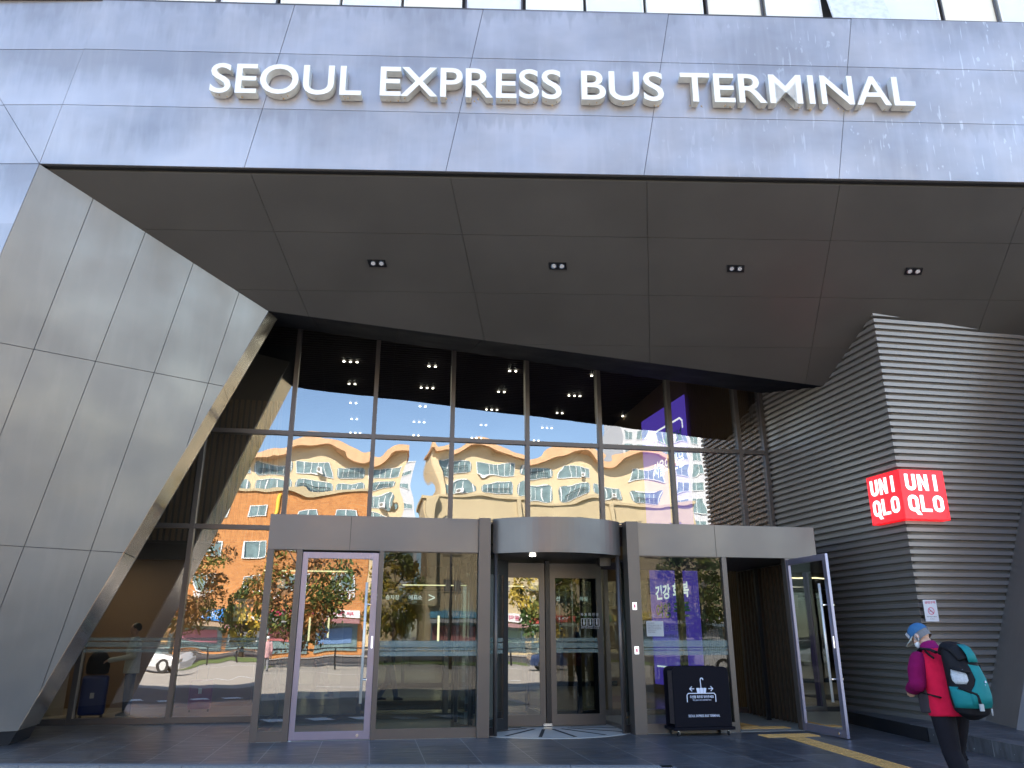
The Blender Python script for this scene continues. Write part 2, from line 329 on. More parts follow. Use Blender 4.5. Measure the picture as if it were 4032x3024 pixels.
# fascia: slanted panels
fa = MB(); S = FA(-6.93, ZT)
poly = [A, FA(16, 8.615), FA(16, ZT), S]
cuts = [(FA(-9, 9.70), FA(16, 9.70)), (FA(-9, 10.765), FA(16, 10.765))]
for k in range(1, 8): x0 = -7.488 + 3.21 * k; cuts.append((FA(x0, 8.615), FA(x0 + .575, ZT)))
panels(fa, A, (1, .033, 0), None, NF, poly, cuts, gap=.0045); fa.build('fascia', [M['fascia'], M['jointpale']], T)
# left of the slanting joint the cladding folds back a little
fb = MB(); bk = Vector((0, .16, 0)); F0 = FA(-9.70, ZT) + bk; n1 = (S - A).cross(F0 - A).normalized(); n1 = n1 if n1.y < 0 else -n1
def onp(x, z, P, n): return Vector((x, P.y - (n.x * (x - P.x) + n.z * (z - P.z)) / n.y, z))
panels(fb, A, (1, 0, 0), None, n1, [A, S, F0], [(onp(-12, 9.70, A, n1), onp(-6, 9.70, A, n1)), (onp(-12, 10.765, A, n1), onp(-6, 10.765, A, n1))])
FL = Vector((-16, 10.62, 8.615)); n2 = (F0 - A).cross(FL - A).normalized(); n2 = n2 if n2.y < 0 else -n2
panels(fb, A, (1, 0, 0), None, n2, [A, F0, onp(-45, ZT, A, n2), onp(-45, 8.615, A, n2)], [(onp(-16, 9.70, A, n2), onp(-6, 9.70, A, n2)), (onp(-16, 10.765, A, n2), onp(-6, 10.765, A, n2)), (onp(-11.9, 8.615, A, n2), onp(-11.0, ZT, A, n2))])
n3 = (GF - A).cross(Vector((-16, 10.5, 8.615)) - A).normalized(); n3 = n3 if n3.y < 0 else -n3
panels(fb, A, (1, 0, 0), None, n3, [A, onp(-45, 8.615, A, n3), onp(-45, 0, A, n3), GF], [(onp(-16, 5.7, A, n3), onp(-6, 5.7, A, n3)), (onp(-16, 2.77, A, n3), onp(-6, 2.77, A, n3)), (onp(-11.5, 8.6, A, n3), onp(-13.2, 0, A, n3))])
fb.build('corner_cladding', [M['fascia'], M['jointpale']], T)
# slanting column: the facet that turns towards the doors, and its return
nC = (B - A).cross(G - A).normalized(); nC = nC if nC.y < 0 else -nC
def onC(x, z): return onp(x, z, A, nC)
fcet = MB(); zc = .19; Gz = lp(G, B, zc / B.z); GFz = lp(GF, A, zc / A.z)
def hc(z): return (onC(-12, z), onC(-3, z))
seams = [((-6.876, 11.097, 8.301), (-7.366, 11.14, 5.694)), ((-6.226, 11.67, 8.042), (-7.185, 11.702, 3.255)), ((-5.596, 12.234, 7.74), (-6.491, 12.27, 3.236)), ((-4.95, 12.808, 7.455), (-5.303, 12.816, 5.714))]
panels(fcet, A, B - A, None, nC, [A, B, Gz, GFz], [hc(5.70), hc(2.77)] + [(Vector(p), Vector(q)) for p, q in seams])
fcet.build('leaning_column', [M['facet'], M['jointpale']], T)
rt_ = Vector((-.245, .939, 0)); ret = MB(); nR = (B - G).cross(rt_).normalized(); nR = nR if nR.x > 0 else -nR
Bt = lp(G, B, 1.12)
panels(ret, G, rt_, None, nR, [Gz, Gz + rt_, Bt + rt_ * 1.0, Bt], [(lp(G, B, 5.7 / B.z), lp(G, B, 5.7 / B.z) + rt_), (lp(G, B, 2.77 / B.z), lp(G, B, 2.77 / B.z) + rt_)])
ret.build('column_return', [M['return'], M['joint']], T)
cb = MB(); q = GF + rt_ * 1.4; cb.prism([Gz + rt_ * 1.02, Bt + rt_ * 1.02, Vector((-9.5, Bt.y + 1.1, Bt.z)), Vector((-13, G.y + 1.3, 0))], Vector((-.02, .05, 0))); cb.build('column_back', M['facet'], T)
pl = MB(); pl.hexa([G + Vector((-.02, .02, 0)), G + rt_ + Vector((-.02, 0, 0)), GF + Vector((-6, 2, 0)), GF + Vector((-.02, .04, 0)), Gz + Vector((-.02, .02, 0)), Gz + rt_ + Vector((-.02, 0, 0)), GFz + Vector((-6, 2, 0)), GFz + Vector((-.02, .04, 0))])
pl.build('column_plinth', M['black'], T)
# soffit
dS = Vector((.198, 1.277, -.687)); hF = Vector((math.cos(R(1.9)), math.sin(R(1.9)), 0)); nS = hF.cross(dS).normalized(); nS = nS if nS.z < 0 else -nS
def onS(x, y): P = Vector((6.81, 13.45, 7.3)); return Vector((x, y, P.z - (nS.x * (x - P.x) + nS.y * (y - P.y)) / nS.z))
def frS(x): return onS(x, 10.545 + .0331 * (x + 7.488) + .10)
sf = MB(); bL, bR = W(-.494, .79, 0), W(18, .79, 0)
a0 = frS(-7.45); poly = [a0, frS(18), onS(bR.x, bR.y), onS(bL.x, bL.y)]
sc = []
for k in range(0, 8):
    p = onS(-4.05 + 3.2 * k, 11.70 + .11 * k); sc.append((p - dS * 3, p + dS * 3))
for y0 in (11.83, 12.92, 14.00): p = onS(0, y0); sc.append((p - hF * 20, p + hF * 25))
panels(sf, A, hF, None, nS, poly, sc, gap=.004)
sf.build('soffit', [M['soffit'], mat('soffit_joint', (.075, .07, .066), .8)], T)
gv = MB(); gv.prism([FA(-7.40, 8.60) + Vector((0, .03, 0)), FA(18, 8.60) + Vector((0, .03, 0)), FA(18, 8.60) + Vector((0, .12, 0)), FA(-7.40, 8.60) + Vector((0, .12, 0))], (0, 0, .1)); gv.build('drip_groove', M['joint'], T)
tr = MB(); tr.prism([FA(-7.3, 8.585) + Vector((0, .13, 0)), FA(18, 8.585) + Vector((0, .13, 0)), FA(18, 8.585) + Vector((0, .15, 0)), FA(-7.3, 8.585) + Vector((0, .15, 0))], (0, 0, .03)); tr.build('soffit_trim', M['frame'], T)
# reveal between soffit edge and glass
VG = 3.14
def ztop(u): return 7.864 - .0825 * (u + .728)
def zed(u): P = W(u, .79); return onS(P.x, P.y).z
rv = MB()
us = [-1.3 + k * 1.6 for k in range(9)]
for i in range(8):
    u0, u1 = us[i] + .004, us[i + 1] - .004
    e = .004
    rv.prism([W(u0, .79, zed(u0)), W(u1, .79, zed(u1)), W(u1, VG - .05, ztop(u1)), W(u0, VG - .05, ztop(u0))], (0, 0, .03))
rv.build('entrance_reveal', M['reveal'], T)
# curtain wall
MU = [-6.83, -5.17, -3.51, -1.85, -.152, 1.535, 3.195, 4.84, 6.485, 8.14, 9.785, 10.42]
def mullion(u, w_=.09):
    mb = MB(); mb.ubox(u - w_ / 2, u + w_ / 2, VG - .10, VG + .12, 0, ztop(u) + .05); mb.m = 1; mb.ubox(u - w_ / 2 + .012, u + w_ / 2 - .012, VG - .103, VG - .098, .05, ztop(u)); mb.build('mullion', [M['frame'], M['frame']], T)
for u in MU: mullion(u)
for i in range(len(MU) - 1):
    a, b = MU[i] + .045, MU[i + 1] - .045
    rows = [(.10, 3.50), (3.60, 5.45), (5.55, None)]
    for z in (3.55, 5.50):
        mb = MB(); mb.ubox(a, b, VG - .085, VG + .10, z - .045, z + .045); mb.build('transom', M['frame'], T)
    mb = MB(); mb.ubox(a, b, VG - .11, VG + .10, .0, .10); mb.build('sill', M['frame'], T)
    for z0, z1 in rows:
        mb = MB(); p = [W(a, VG - .03, z0), W(b, VG - .03, z0), W(b, VG - .03, z1 if z1 else ztop(b)), W(a, VG - .03, z1 if z1 else ztop(a))]
        mb.face(p); mb.build('glass_pane', M['clearglass'] if z0 == .10 and -.2 < MU[i] < 9.0 else M['glass'], T)
        if z0 == .10 and (b < 0 or a > 9.7):
            st_ = MB()
            for zz, hh in ((1.22, .055), (1.31, .09), (1.42, .055)): st_.ubox(a, b, VG - .038, VG - .036, zz, zz + hh)
            st_.build('frosted_band', M['frost'], T)
# louvred wall on the right: two faces of slats over a dark backing
LC = W(10.71, -.93); LG = W(10.45, VG); Z0, Z1, PITCH = .2, 7.35, .126
def pier_u(z): return 11.62 + .425 * (z - .165)
bkm = MB(); off = .062
LCb, LGb = W(10.71 + off, -.93 + off), W(10.45 + off, VG)
bkm.prism([LGb, LCb, LCb + ZX * 7.2, LGb + ZX * 7.2], UX * .05); bkm.prism([LCb, W(16, -.93 + off), W(16, -.93 + off, 7.2), LCb + ZX * 7.2], VX * .05)
bkm.build('louvre_backing', M['louvreback'], T)
lv = MB(); k = 0; z = Z0
while z < Z1:
    e = pier_u(z + .03); s_ = .064
    def ring(uo, z_): return None
    # profile: face slightly tilted, underside sloping back
    def sec(p, n): return [p + n * 0 + ZX * 0, p + n * .006 + ZX * s_, p - n * .065 + ZX * (s_ + .006), p - n * .065 - ZX * .006]
    nl = Vector((LG - LC).normalized()); nl = Vector((nl.y, -nl.x, 0)); nl = nl if nl.dot(UX) < 0 else -nl
    for (p, q, n) in ((LG, LC, nl), (LC, W(min(e, 15.5), -.93), -VX)):
        sp, sq = sec(p + ZX * z, n), sec(q + ZX * z, n)
        if n is nl: mit = (nl - VX).normalized(); sq = [LC + ZX * z + Vector((0, 0, 0)), LC + ZX * (z + s_) + mit * .006, LC + ZX * (z + s_ + .006) - mit * .072, LC + ZX * (z - .006) - mit * .072]
        else: mit = (nl - VX).normalized(); sp = [LC + ZX * z + Vector((0, 0, 0)), LC + ZX * (z + s_) + mit * .006, LC + ZX * (z + s_ + .006) - mit * .072, LC + ZX * (z - .006) - mit * .072]
        lv.hexa([sp[0], sp[1], sp[2], sp[3], sq[0], sq[1], sq[2], sq[3]])
    z += PITCH
lv.build('louvre_wall', M['louvre'], T)
# slanting pier at the far right: dark side, skylight on the front put in as paler cladding
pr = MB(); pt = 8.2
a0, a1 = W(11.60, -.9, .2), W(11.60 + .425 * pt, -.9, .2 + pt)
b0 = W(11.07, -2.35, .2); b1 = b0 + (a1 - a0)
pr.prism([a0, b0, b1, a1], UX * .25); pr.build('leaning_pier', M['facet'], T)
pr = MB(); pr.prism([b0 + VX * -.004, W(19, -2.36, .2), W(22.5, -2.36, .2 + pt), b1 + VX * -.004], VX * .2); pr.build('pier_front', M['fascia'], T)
# raised granite step under the louvres
stp = MB(); stp.prism([W(10.42, 3.1), W(10.338, .959), W(9.97, -1.7), W(9.753, -3.69), W(9.62, -5.2), W(20, -5.2), W(20, 3.1)], (0, 0, .2))
struct(stp, 'granite_step', M['granite'])
mb = MB(); mb.prism([W(10.405, 3.08), W(10.325, .959), W(9.957, -1.7), W(9.945, -1.7), W(10.313, .959), W(10.39, 3.08)], (0, 0, .197)); mb.build('polished_plinth', M['black'], T)
# upper storey above the fascia
up = MB(); yb = 11.5
def UP(x, z, o=0): return Vector((x, yb + .033 * x - o, z))
up.prism([FA(-16, ZT + .01), FA(18, ZT + .01), UP(18, ZT + .01) + Vector((0, .5, 0)), UP(-16, ZT + .01) + Vector((0, .5, 0))], (0, 0, -.03))
up.build('ledge', M['frame'], T)
xs_ = [-15.59 + 1.13 * k for k in range(32)]
wallm = MB(); wallm.prism([UP(-45, 8.7, -.12), UP(60, 8.7, -.12), UP(60, 15.4, -.12), UP(-45, 15.4, -.12)], (0, 25, 0)); wallm.build('upper_wall', M['darkwall'], T)
pale = [mat('blind_white', (.85, .85, .82), .3, var=.06, vs=2), mat('blind_cream', (.82, .78, .66), .35, var=.08, vs=3), mat('blind_blue', (.74, .78, .84), .3, var=.06, vs=2)]
for i, x in enumerate(xs_):
    m3 = pale[(i * 7 + i // 3) % 3]; x1 = x + 1.13
    if i == 19: continue
    f = MB()
    for (xa, xb, za, zb) in ((x + .03, x1 - .03, 11.62, 11.70), (x + .03, x1 - .03, 13.6, 13.68), (x + .03, x + .06, 11.70, 13.6), (x1 - .06, x1 - .03, 11.70, 13.6)):
        f.hexa([UP(xa, za, .03), UP(xb, za, .03), UP(xb, za, -.1), UP(xa, za, -.1), UP(xa, zb, .03), UP(xb, zb, .03), UP(xb, zb, -.1), UP(xa, zb, -.1)])
    fo = f.build('window_frame', M['frame'] if i % 4 == 1 else M['white'], T)
    p = MB(); p.face([UP(x + .06, 11.7, 0), UP(x1 - .06, 11.7, 0), UP(x1 - .06, 13.6, 0), UP(x + .06, 13.6, 0)]); p.build('pane', m3, fo)
x = xs_[19]; f = MB(); f.prism([UP(x + .02, 11.9, .42), UP(x + 1.09, 11.9, .42), UP(x + 1.09, 13.6, .03), UP(x + .02, 13.6, .03)], (0, .04, 0)); f.build('awning_window', mat('frosted_awning', (.68, .71, .74), .25, var=.3, vs=9), T)
# ------------------------------------------------------------------ interior of the concourse
fi = MB(); fi.prism([W(-12, 3.06, -.1), W(24, 3.06, -.1), W(24, 34, -.1), W(-12, 34, -.1)], (0, 0, .105)); tag(fi.build('concourse_floor', M['floor']), kind='structure')
vf = MB(); vf.prism([W(.0, .0, -.1), W(3.48, .0, -.1), W(3.48, 3.06, -.1), W(0, 3.06, -.1)], (0, 0, .106)); vf.prism([W(6.16, .0, -.1), W(9.5, .0, -.1), W(9.5, 3.06, -.1), W(6.16, 3.06, -.1)], (0, 0, .106)); struct(vf, 'vestibule_floor', mat('vestibule_stone', (.27, .27, .25), .4, var=.12, vs=2))
cl = MB(); cl.m = 0
for i in range(110): v0 = 3.35 + i * .16; cl.ubox(-9, 12.5, v0, v0 + .075, 8.42, 8.52)
cl.build('slatted_ceiling', M['darkceil'], T)
cc = MB(); cc.ubox(-12, 24, 3.3, 34, 8.6, 8.7); cc.build('ceiling_slab', M['joint'], T)
uw = MB(); uw.ubox(-12, 24, 21, 21.3, 3.6, 8.6); uw.ubox(-12, 24, 12.5, 12.8, 3.7, 4.3); uw.ubox(-12, 24, 12.8, 34, 3.66, 3.72); uw.build('mezzanine', M['darkwall'], T)
bw = MB(); bw.ubox(-12, 24, 33.5, 33.8, 0, 3.7); bw.build('back_wall', mat('concourse_wall', (.30, .25, .18), .6, var=.3, vs=.8), T)
lw = MB(); lw.ubox(-9, -.9, 6.6, 6.8, 0, 3.2); lw.m = 1; lw.ubox(-9, -1.0, 6.4, 6.7, 3.2, 3.45); lw.build('brown_partition', [M['brown'], M['darkwall']], T)
ws = MB()
for i in range(46): u = -6.6 + i * .13; ws.ubox(u, u + .07, 5.6, 5.68, 3.55, 6.9 - .0 * i)
ws.build('left_slat_screen', M['wood'], T)
wb = MB(); wb.ubox(-9, -.5, 5.75, 5.8, 3.5, 8.4); wb.build('left_upper_wall', M['darkwall'], T)
wr = MB()
for i in range(34):
    t = i / 34; p = lp(W(9.55, 5.2), W(10.4, 3.6), t); wr.box(p + ZX * 4.2, (.035, .06, 8.4), Matrix.Rotation(PSI, 3, 'Z'))
wr.build('right_slat_screen', M['wood'], T)
wr = MB(); wr.prism([W(9.6, 5.3), W(10.48, 3.6), W(10.48, 3.6, 8.4), W(9.6, 5.3, 8.4)], UX * .1); wr.prism([W(9.55, 5.3), W(9.55, 30), W(9.55, 30, 8.4), W(9.55, 5.3, 8.4)], UX * .1); wr.build('right_inner_wall', M['brown'], T)
for u in (-12.2, 24):
    mb = MB(); mb.ubox(u, u + .2, 3.3, 34, 0, 8.6); mb.build('side_wall', M['darkwall'], T)
mb = MB(); mb.ubox(-12.2, 24.2, 33.85, 34, 0, 8.6); mb.build('rear_wall', M['darkwall'], T)
for u0_, u1_ in ((-12.2, -6.9), (10.55, 24.2)): mb = MB(); mb.ubox(u0_, u1_, 3.2, 3.28, 0, 8.6); mb.build('end_wall', M['darkwall'], T)
mb = MB()
for i in range(16): mb.ubox(9.33, 9.38, .55 + i * .15, .55 + i * .15 + .035, .01, 2.8)
mb.build('lobby_slat_screen', mat('dark_wood', (.07, .045, .028), .5), T)
mb = MB(); mb.ubox(9.385, 9.40, .5, 3.0, .01, 2.8); mb.build('lobby_screen_wall', M['darkwall'], T)
for u, v in ((8.2, 2.2), (9.1, 1.6)): mb = MB(); mb.ubox(u, u + .07, v, v + .07, 0.01, 2.8); mb.build('inner_door_post', M['black'], T)
wc = MB(); wc.tube([W(-4.6, 5.0, 0), W(-4.6, 5.0, 3.3)], .32, 20); wc.build('round_pillar', mat('pillar_white', (.6, .58, .53), .5), T)
cp = MB(); cp.ubox(1.0, 1.5, 9, 9.5, 0, 3.7); cp.build('concourse_pillar', M['darkwall'], T)
# inner glazed screen frames between vestibule and concourse, and the far second set of doors
def doorset(v, u0, u1, n, h, name='inner_screen'):
    mb = MB(); w_ = (u1 - u0) / n
    for i in range(n + 1): mb.ubox(u0 + i * w_ - .05, u0 + i * w_ + .05, v, v + .08, 0, h)
    for i in range(n): mb.ubox(u0 + i * w_ + .05, u0 + (i + 1) * w_ - .05, v + .002, v + .078, h - .12, h); mb.ubox(u0 + i * w_ + .05, u0 + (i + 1) * w_ - .05, v + .002, v + .078, 0, .14)
    mb.build(name, M['black'], T)
doorset(12.4, -1, 11.5, 10, 2.9)
# strip lights below the mezzanine
for (u0, u1, v) in ((-5, 1.5, 15), (3, 9, 22)):
    mb = MB(); mb.ubox(u0, u1, v, v + .06, 3.61, 3.65); o = mb.build('strip_light', M['strip'], T)
for (u, v) in ((-1.0, 24), (-.2, 24.5), (4.4, 20), (5.0, 24)):
    mb = MB(); mb.ubox(u, u + .08, v, v + .05, 1.3, 2.3); mb.build('wall_light', M['strip'], T)
for nm, u, v, z, e, s in (('concourse_fill', 3, 20, 3.4, 40, 9), ('hall_fill', 3, 9, 8.2, 22, 5), ('vestibule_fill', 4.5, 6.0, 3.4, 8, 4), ('corner_fill', -4.0, 5.0, 3.15, 6, 1.2)):  # added area fills brighten the interior; they have no fittings of their own
    l = bpy.data.lights.new(nm, 'AREA'); l.energy = e; l.size = s; l.color = (1, .86, .66); o = bpy.data.objects.new(nm, l); COL.objects.link(o); o.location = W(u, v, z)
# ================================================================== ENTRANCE VESTIBULE (glazed box in front of the curtain wall)
V = empty('entrance_vestibule', W(0, 0), 'bronze framed glazed entrance box with wide plain header in front of the tall glass wall', 'entrance')
HB, HT = 2.82, 3.38
def vb(name, u0, u1, v0, v1, z0, z1, m='frame', parent=V, bev=.004): mb = MB(); mb.ubox(u0, u1, v0, v1, z0, z1); return mb.build(name, M[m], parent, bevel=bev)
vb('header', 0, 3.39, 0, .12, HB, HT, 'header'); vb('header', 6.16, 9.52, 0, .12, HB, HT, 'header')
vb('header', 0, .12, .122, 3.03, HB, HT, 'header'); vb('header', 9.4, 9.52, .122, 3.03, HB, HT, 'header')
mb = MB(); mb.ubox(.05, 9.46, .125, 3.03, HT - .06, HT - .02); mb.build('roof', M['frame'], V)
for a_0, a_1 in ((.125, 3.3), (6.2, 9.39)): mb = MB(); mb.ubox(a_0, a_1, .125, 3.02, HB + .01, HB + .04); mb.build('ceiling', M['darkwall'], V)
mb = MB()
for u in (1.28, 7.6): mb.ubox(u, u + .006, -.003, 0, HB + .01, HT - .01)
mb.build('header_joint', M['joint'], V)
# posts
vb('post', 0, .10, -.002, .14, 0, HB); vb('post', .46, .55, -.002, .14, 0, HB); vb('post', 1.765, 1.84, -.002, .14, 0, HB)
vb('post', 3.39, 3.585, -.06, .16, 0, HT + .012); vb('post', 5.94, 6.15, -.10, .16, 0, HT + .012)
vb('post', 7.69, 7.78, -.002, .14, 0, HB); vb('post', 8.89, 8.96, .0, .14, 0, HB); vb('post', 9.42, 9.52, -.002, .14, 0, HB)
vb('post', 0, .08, 2.9, 3.02, 0, HB); vb('post', 9.44, 9.52, 2.9, 3.02, 0, HB)
def pane(u0, u1, z0, z1, v=.05, band=True, bottom=.14, m='doorglass', parent=V):
    o = MB(); o.ubox(u0, u1, v - .02, v + .05, z1, z1 + .02); o.build('glazing_bead', M['frame'], parent); o = MB(); o.ubox(u0, u1, v - .05, v + .05, 0.004, z0); fr = o.build('glazing_rail', M['frame'], parent)
    g_ = MB(); g_.face([W(u0, v, z0), W(u1, v, z0), W(u1, v, z1), W(u0, v, z1)]); go = g_.build('glass_pane', M[m], parent)
    if band:
        b_ = MB()
        for zz, hh in ((1.20, .07), (1.285, .03), (1.33, .10)): b_.ubox(u0, u1, v - .008, v - .006, zz, zz + hh)
        b_.build('frosted_band', M['frost'], go)
pane(.10, .46, .15, HB - .01, band=False); pane(1.84, 3.39, .15, HB - .01, m='clearglass'); pane(6.15, 7.69, .15, HB - .01, m='clearglass')
pane(8.96, 9.42, .15, HB - .01, band=False)
for u in (.05, 9.47):   # side walls of the box
    g_ = MB(); g_.face([W(u, .14, .15), W(u, 2.9, .15), W(u, 2.9, HB), W(u, .14, HB)]); g_.build('glass_pane', M['clearglass'], V)
    mb = MB(); mb.ubox(u - .04, u + .04, .14, 2.9, .005, .15); mb.build('glazing_rail', M['frame'], V)
# swing doors: leaf with frame, glass, long pull bars, lock and label
def door(name, label, hinge_u, ang, width, sgn, hv=0.0, gmat='doorglass'):
    """hinge at (hinge_u, hv); leaf runs along direction ang (degrees from +u)"""
    a = R(ang); e = UX * math.cos(a) + VX * math.sin(a); n = e.cross(ZX).normalized(); O = W(hinge_u, hv, .0)
    if n.dot(VX) > 0 and abs(n.dot(VX)) > .3: n = -n
    D = empty(name, O, label, 'door'); H = 2.79; w1 = width
    def lb(nm, x0, x1, z0, z1, m, t0=-.025, t1=.025, par=D, bev=.003):
        mb = MB(); mb.hexa([O + e * x0 + n * t0 + ZX * z0, O + e * x1 + n * t0 + ZX * z0, O + e * x1 + n * t1 + ZX * z0, O + e * x0 + n * t1 + ZX * z0, O + e * x0 + n * t0 + ZX * z1, O + e * x1 + n * t0 + ZX * z1, O + e * x1 + n * t1 + ZX * z1, O + e * x0 + n * t1 + ZX * z1]); return mb.build(nm, M[m], par, bevel=bev)
    lb('stile', 0, .085, .012, H, 'doorframe'); lb('stile', w1 - .10, w1, .012, H, 'doorframe')
    lb('top_rail', .085, w1 - .10, H - .10, H, 'doorframe', -.023, .023); lb('bottom_rail', .085, w1 - .10, .012, .13, 'doorframe', -.023, .023)
    gm = MB(); p0 = O + e * .085; p1 = O + e * (w1 - .10); gm.face([p0 + ZX * .13, p1 + ZX * .13, p1 + ZX * (H - .10), p0 + ZX * (H - .10)]); gp = gm.build('glass_pane', M[gmat], D)
    for s in (1, -1):
        mb = MB(); x = w1 - .17; q = O + e * x + n * (.085 * s); mb.tube([q + ZX * .52, q + ZX * 2.32], .021, 12)
        ho = mb.build('handle', M['steel'], D)
        mb = MB()
        for z in (.86, 1.98): mb.tube([O + e * (x + .07) + n * (.028 * s) + ZX * z, O + e * (x + .07) + n * (.085 * s) + ZX * z, ], .012, 8); mb.tube([O + e * (x + .07) + n * (.085 * s) + ZX * z, q + ZX * z], .014, 8)
        mb.build('bracket', M['chrome'], ho)
        mb = MB(); q = O + e * (w1 - .19) + n * .024 * s + ZX * .07; mb.tube([q, q + n * .012 * s], .022, 14); mb.build('lock', M['chrome'], D)
        lb('door_label', w1 - .055, w1 - .03, 1.32, 1.50, 'signwhite', *((.026, .028) if s > 0 else (-.028, -.026)), bev=0)
    mb = MB(); mb.tube([O + ZX * .0 + e * .02, O + e * .02 + ZX * .012], .03, 10); mb.build('pivot', M['chrome'], D)
    return D
door('swing_door', 'closed glass swing door with lavender grey frame at the left end of the entrance box', .556, 0, 1.205, 1, .05)
door('swing_door', 'open glass swing door with grey frame standing out towards the street', 8.925, -88.5, 1.235, -1, .02, 'clearglass')
# ------------------------------------------------------------------ revolving door
RC = (4.765, 1.30); RR = 1.66
RD = empty('revolving_door', W(RC[0], RC[1]), 'large revolving door with curved bronze header and dark leaves in the middle of the entrance', 'revolving door')
def arc(a0, a1, r, n, z): return [W(RC[0] + r * math.cos(R(a0 + (a1 - a0) * i / n)), RC[1] + r * math.sin(R(a0 + (a1 - a0) * i / n)), z) for i in range(n + 1)]
def band(name, a0, a1, r, t, z0, z1, m, n=24, par=RD, sub=None):
    mb = MB(); i_, o_ = arc(a0, a1, r - t, n, z0), arc(a0, a1, r, n, z0); h = ZX * (z1 - z0)
    for k in range(n): mb.hexa([o_[k], o_[k + 1], i_[k + 1], i_[k], o_[k] + h, o_[k + 1] + h, i_[k + 1] + h, i_[k] + h])
    return mb.build(name, M[m], par)
aL, aR = 180 + 50.5, 360 - 51.5
band('curved_header', aL - 3, aR + 3, RR, .06, HB, HT + .02, 'header')
mb = MB(); c0 = arc(aL - 4, aR + 4, RR - .03, 24, HB + .015); mb.prism(c0 + [W(5.93, .3, HB + .015), W(5.93, 2.95, HB + .015), W(3.6, 2.95, HB + .015), W(3.6, .3, HB + .015)], ZX * .02); mb.build('canopy', M['black'], RD)
mb = MB(); c0 = arc(aL - 4, aR + 4, RR - .03, 24, HT - .01); mb.prism(c0 + [W(5.93, .1, HT - .01), W(3.6, .1, HT - .01)], ZX * .02); mb.build('roof', M['frame'], RD)
for (x0, x1) in ((aL - 62, aL - 2), (aR + 2, aR + 62)):
    mb = MB(); p = arc(x0, x1, RR - .05, 14, .12)
    for k in range(14): mb.face([p[k], p[k + 1], p[k + 1] + ZX * 2.6, p[k] + ZX * 2.6], True)
    mb.build('curved_glass', M['clearglass'], RD); band('curved_rail', x0, x1, RR - .02, .06, .004, .13, 'frame', 14)
    for a in (x0, x0 + 20, x0 + 40, x1):
        q = arc(a, a, RR - .05, 1, 0)[0]; mb = MB(); mb.tube([q, q + ZX * HB], .035, 10); mb.build('jamb', M['frame'], RD)
# floor disc of pale stone with dark radial bars
mb = MB(); mb.prism(arc(aL, aR, RR, 24, -.1) + [W(5.94, .14, -.1), W(5.94, 3.05, -.1), W(3.585, 3.05, -.1), W(3.585, .14, -.1)], ZX * .108); mb.build('floor_disc', mat('turnstile_stone', (.42, .42, .41), .35, var=.15, vs=5), RD)
mb = MB()
for a in range(192, 358, 21):
    d = UX * math.cos(R(a)) + VX * math.sin(R(a)); s = d.cross(ZX) * .028; r1 = RR - .10; p = W(RC[0], RC[1], .009); c_lim = r1
    for rr0, rr1 in ((.45, 1.52),):
        if W(*RC).dot(UX) is not None:
            u_end = RC[0] + rr1 * math.cos(R(a))
            if u_end < 3.62: rr1 = (3.62 - RC[0]) / math.cos(R(a))
            if u_end > 5.92: rr1 = (5.92 - RC[0]) / math.cos(R(a))
            mb.prism([p + d * rr0 - s, p + d * rr1 - s, p + d * rr1 + s, p + d * rr0 + s], ZX * .003)
mb.build('radial_grip', M['joint'], RD)
# leaves
def leaf(a, r0, r1, kick=True, m='frame', dv=0, gm='clearglass'):
    d = UX * math.cos(R(a)) + VX * math.sin(R(a)); n = d.cross(ZX) * .025; p = W(RC[0], RC[1] + dv, 0); mb = MB(); H = 2.78
    def q(x0, x1, z0, z1): mb.hexa([p + d * x0 - n + ZX * z0, p + d * x1 - n + ZX * z0, p + d * x1 + n + ZX * z0, p + d * x0 + n + ZX * z0, p + d * x0 - n + ZX * z1, p + d * x1 - n + ZX * z1, p + d * x1 + n + ZX * z1, p + d * x0 + n + ZX * z1])
    q(r0, r0 + .10, .02, H); q(r1 - .10, r1, .02, H); q(r0 + .1, r1 - .1, .02, .20); q(r0 + .1, r1 - .1, H - .26, H); lf_ = mb.build('leaf_frame', M[m], RD)
    g_ = MB(); g_.face([p + d * (r0 + .1) + ZX * .2, p + d * (r1 - .1) + ZX * .2, p + d * (r1 - .1) + ZX * (H - .26), p + d * (r0 + .1) + ZX * (H - .26)]); g_.build('glass_pane', M[gm], lf_)
    b_ = MB(); nn = n.normalized() * -.03
    for zz, hh in ((1.22, .06), (1.30, .09), (1.41, .06)):
        for s in (1, -1): b_.prism([p + d * (r0 + .1) + nn * s * .2 + ZX * zz, p + d * (r1 - .1) + nn * s * .2 + ZX * zz, p + d * (r1 - .1) + nn * s * .2 + ZX * (zz + hh), p + d * (r0 + .1) + nn * s * .2 + ZX * (zz + hh)], nn * .05)
    b_.build('frosted_band', M['frost'], lf_); return lf_
leaf(0, .12, 1.10); leaf(180, -.02, .86, gm='doorglass'); leaf(212, .88, 1.50, m='black'); leaf(90, .1, 1.5, m='black'); leaf(145, .9, 1.5, m='black'); leaf(35, .9, 1.5, m='black')
mb = MB(); mb.ubox(RC[0] + .03, RC[0] + .11, RC[1] - .05, RC[1] + .05, .01, HB); mb.build('centre_post', M['black'], RD)
mb = MB(); mb.ubox(RC[0] - .04, RC[0] + .12, RC[1] - .07, RC[1] - .03, .02, .06); mb.build('floor_stop', M['chrome'], RD)
for z in (.86, 1.56):
    mb = MB(); mb.ubox(5.99, 6.06, -.108, -.10, z + .36, z + .48); o = mb.build('push_plate', M['signwhite'], RD)
    mb = MB(); mb.ubox(6.01, 6.04, -.112, -.108, z + .39, z + .45); mb.build('plate_mark', M['pink'], o)
mb = MB(); mb.ubox(5.55, 5.75, .25, .42, HB - .16, HB - .02); mb.build('door_sensor', M['black'], RD)
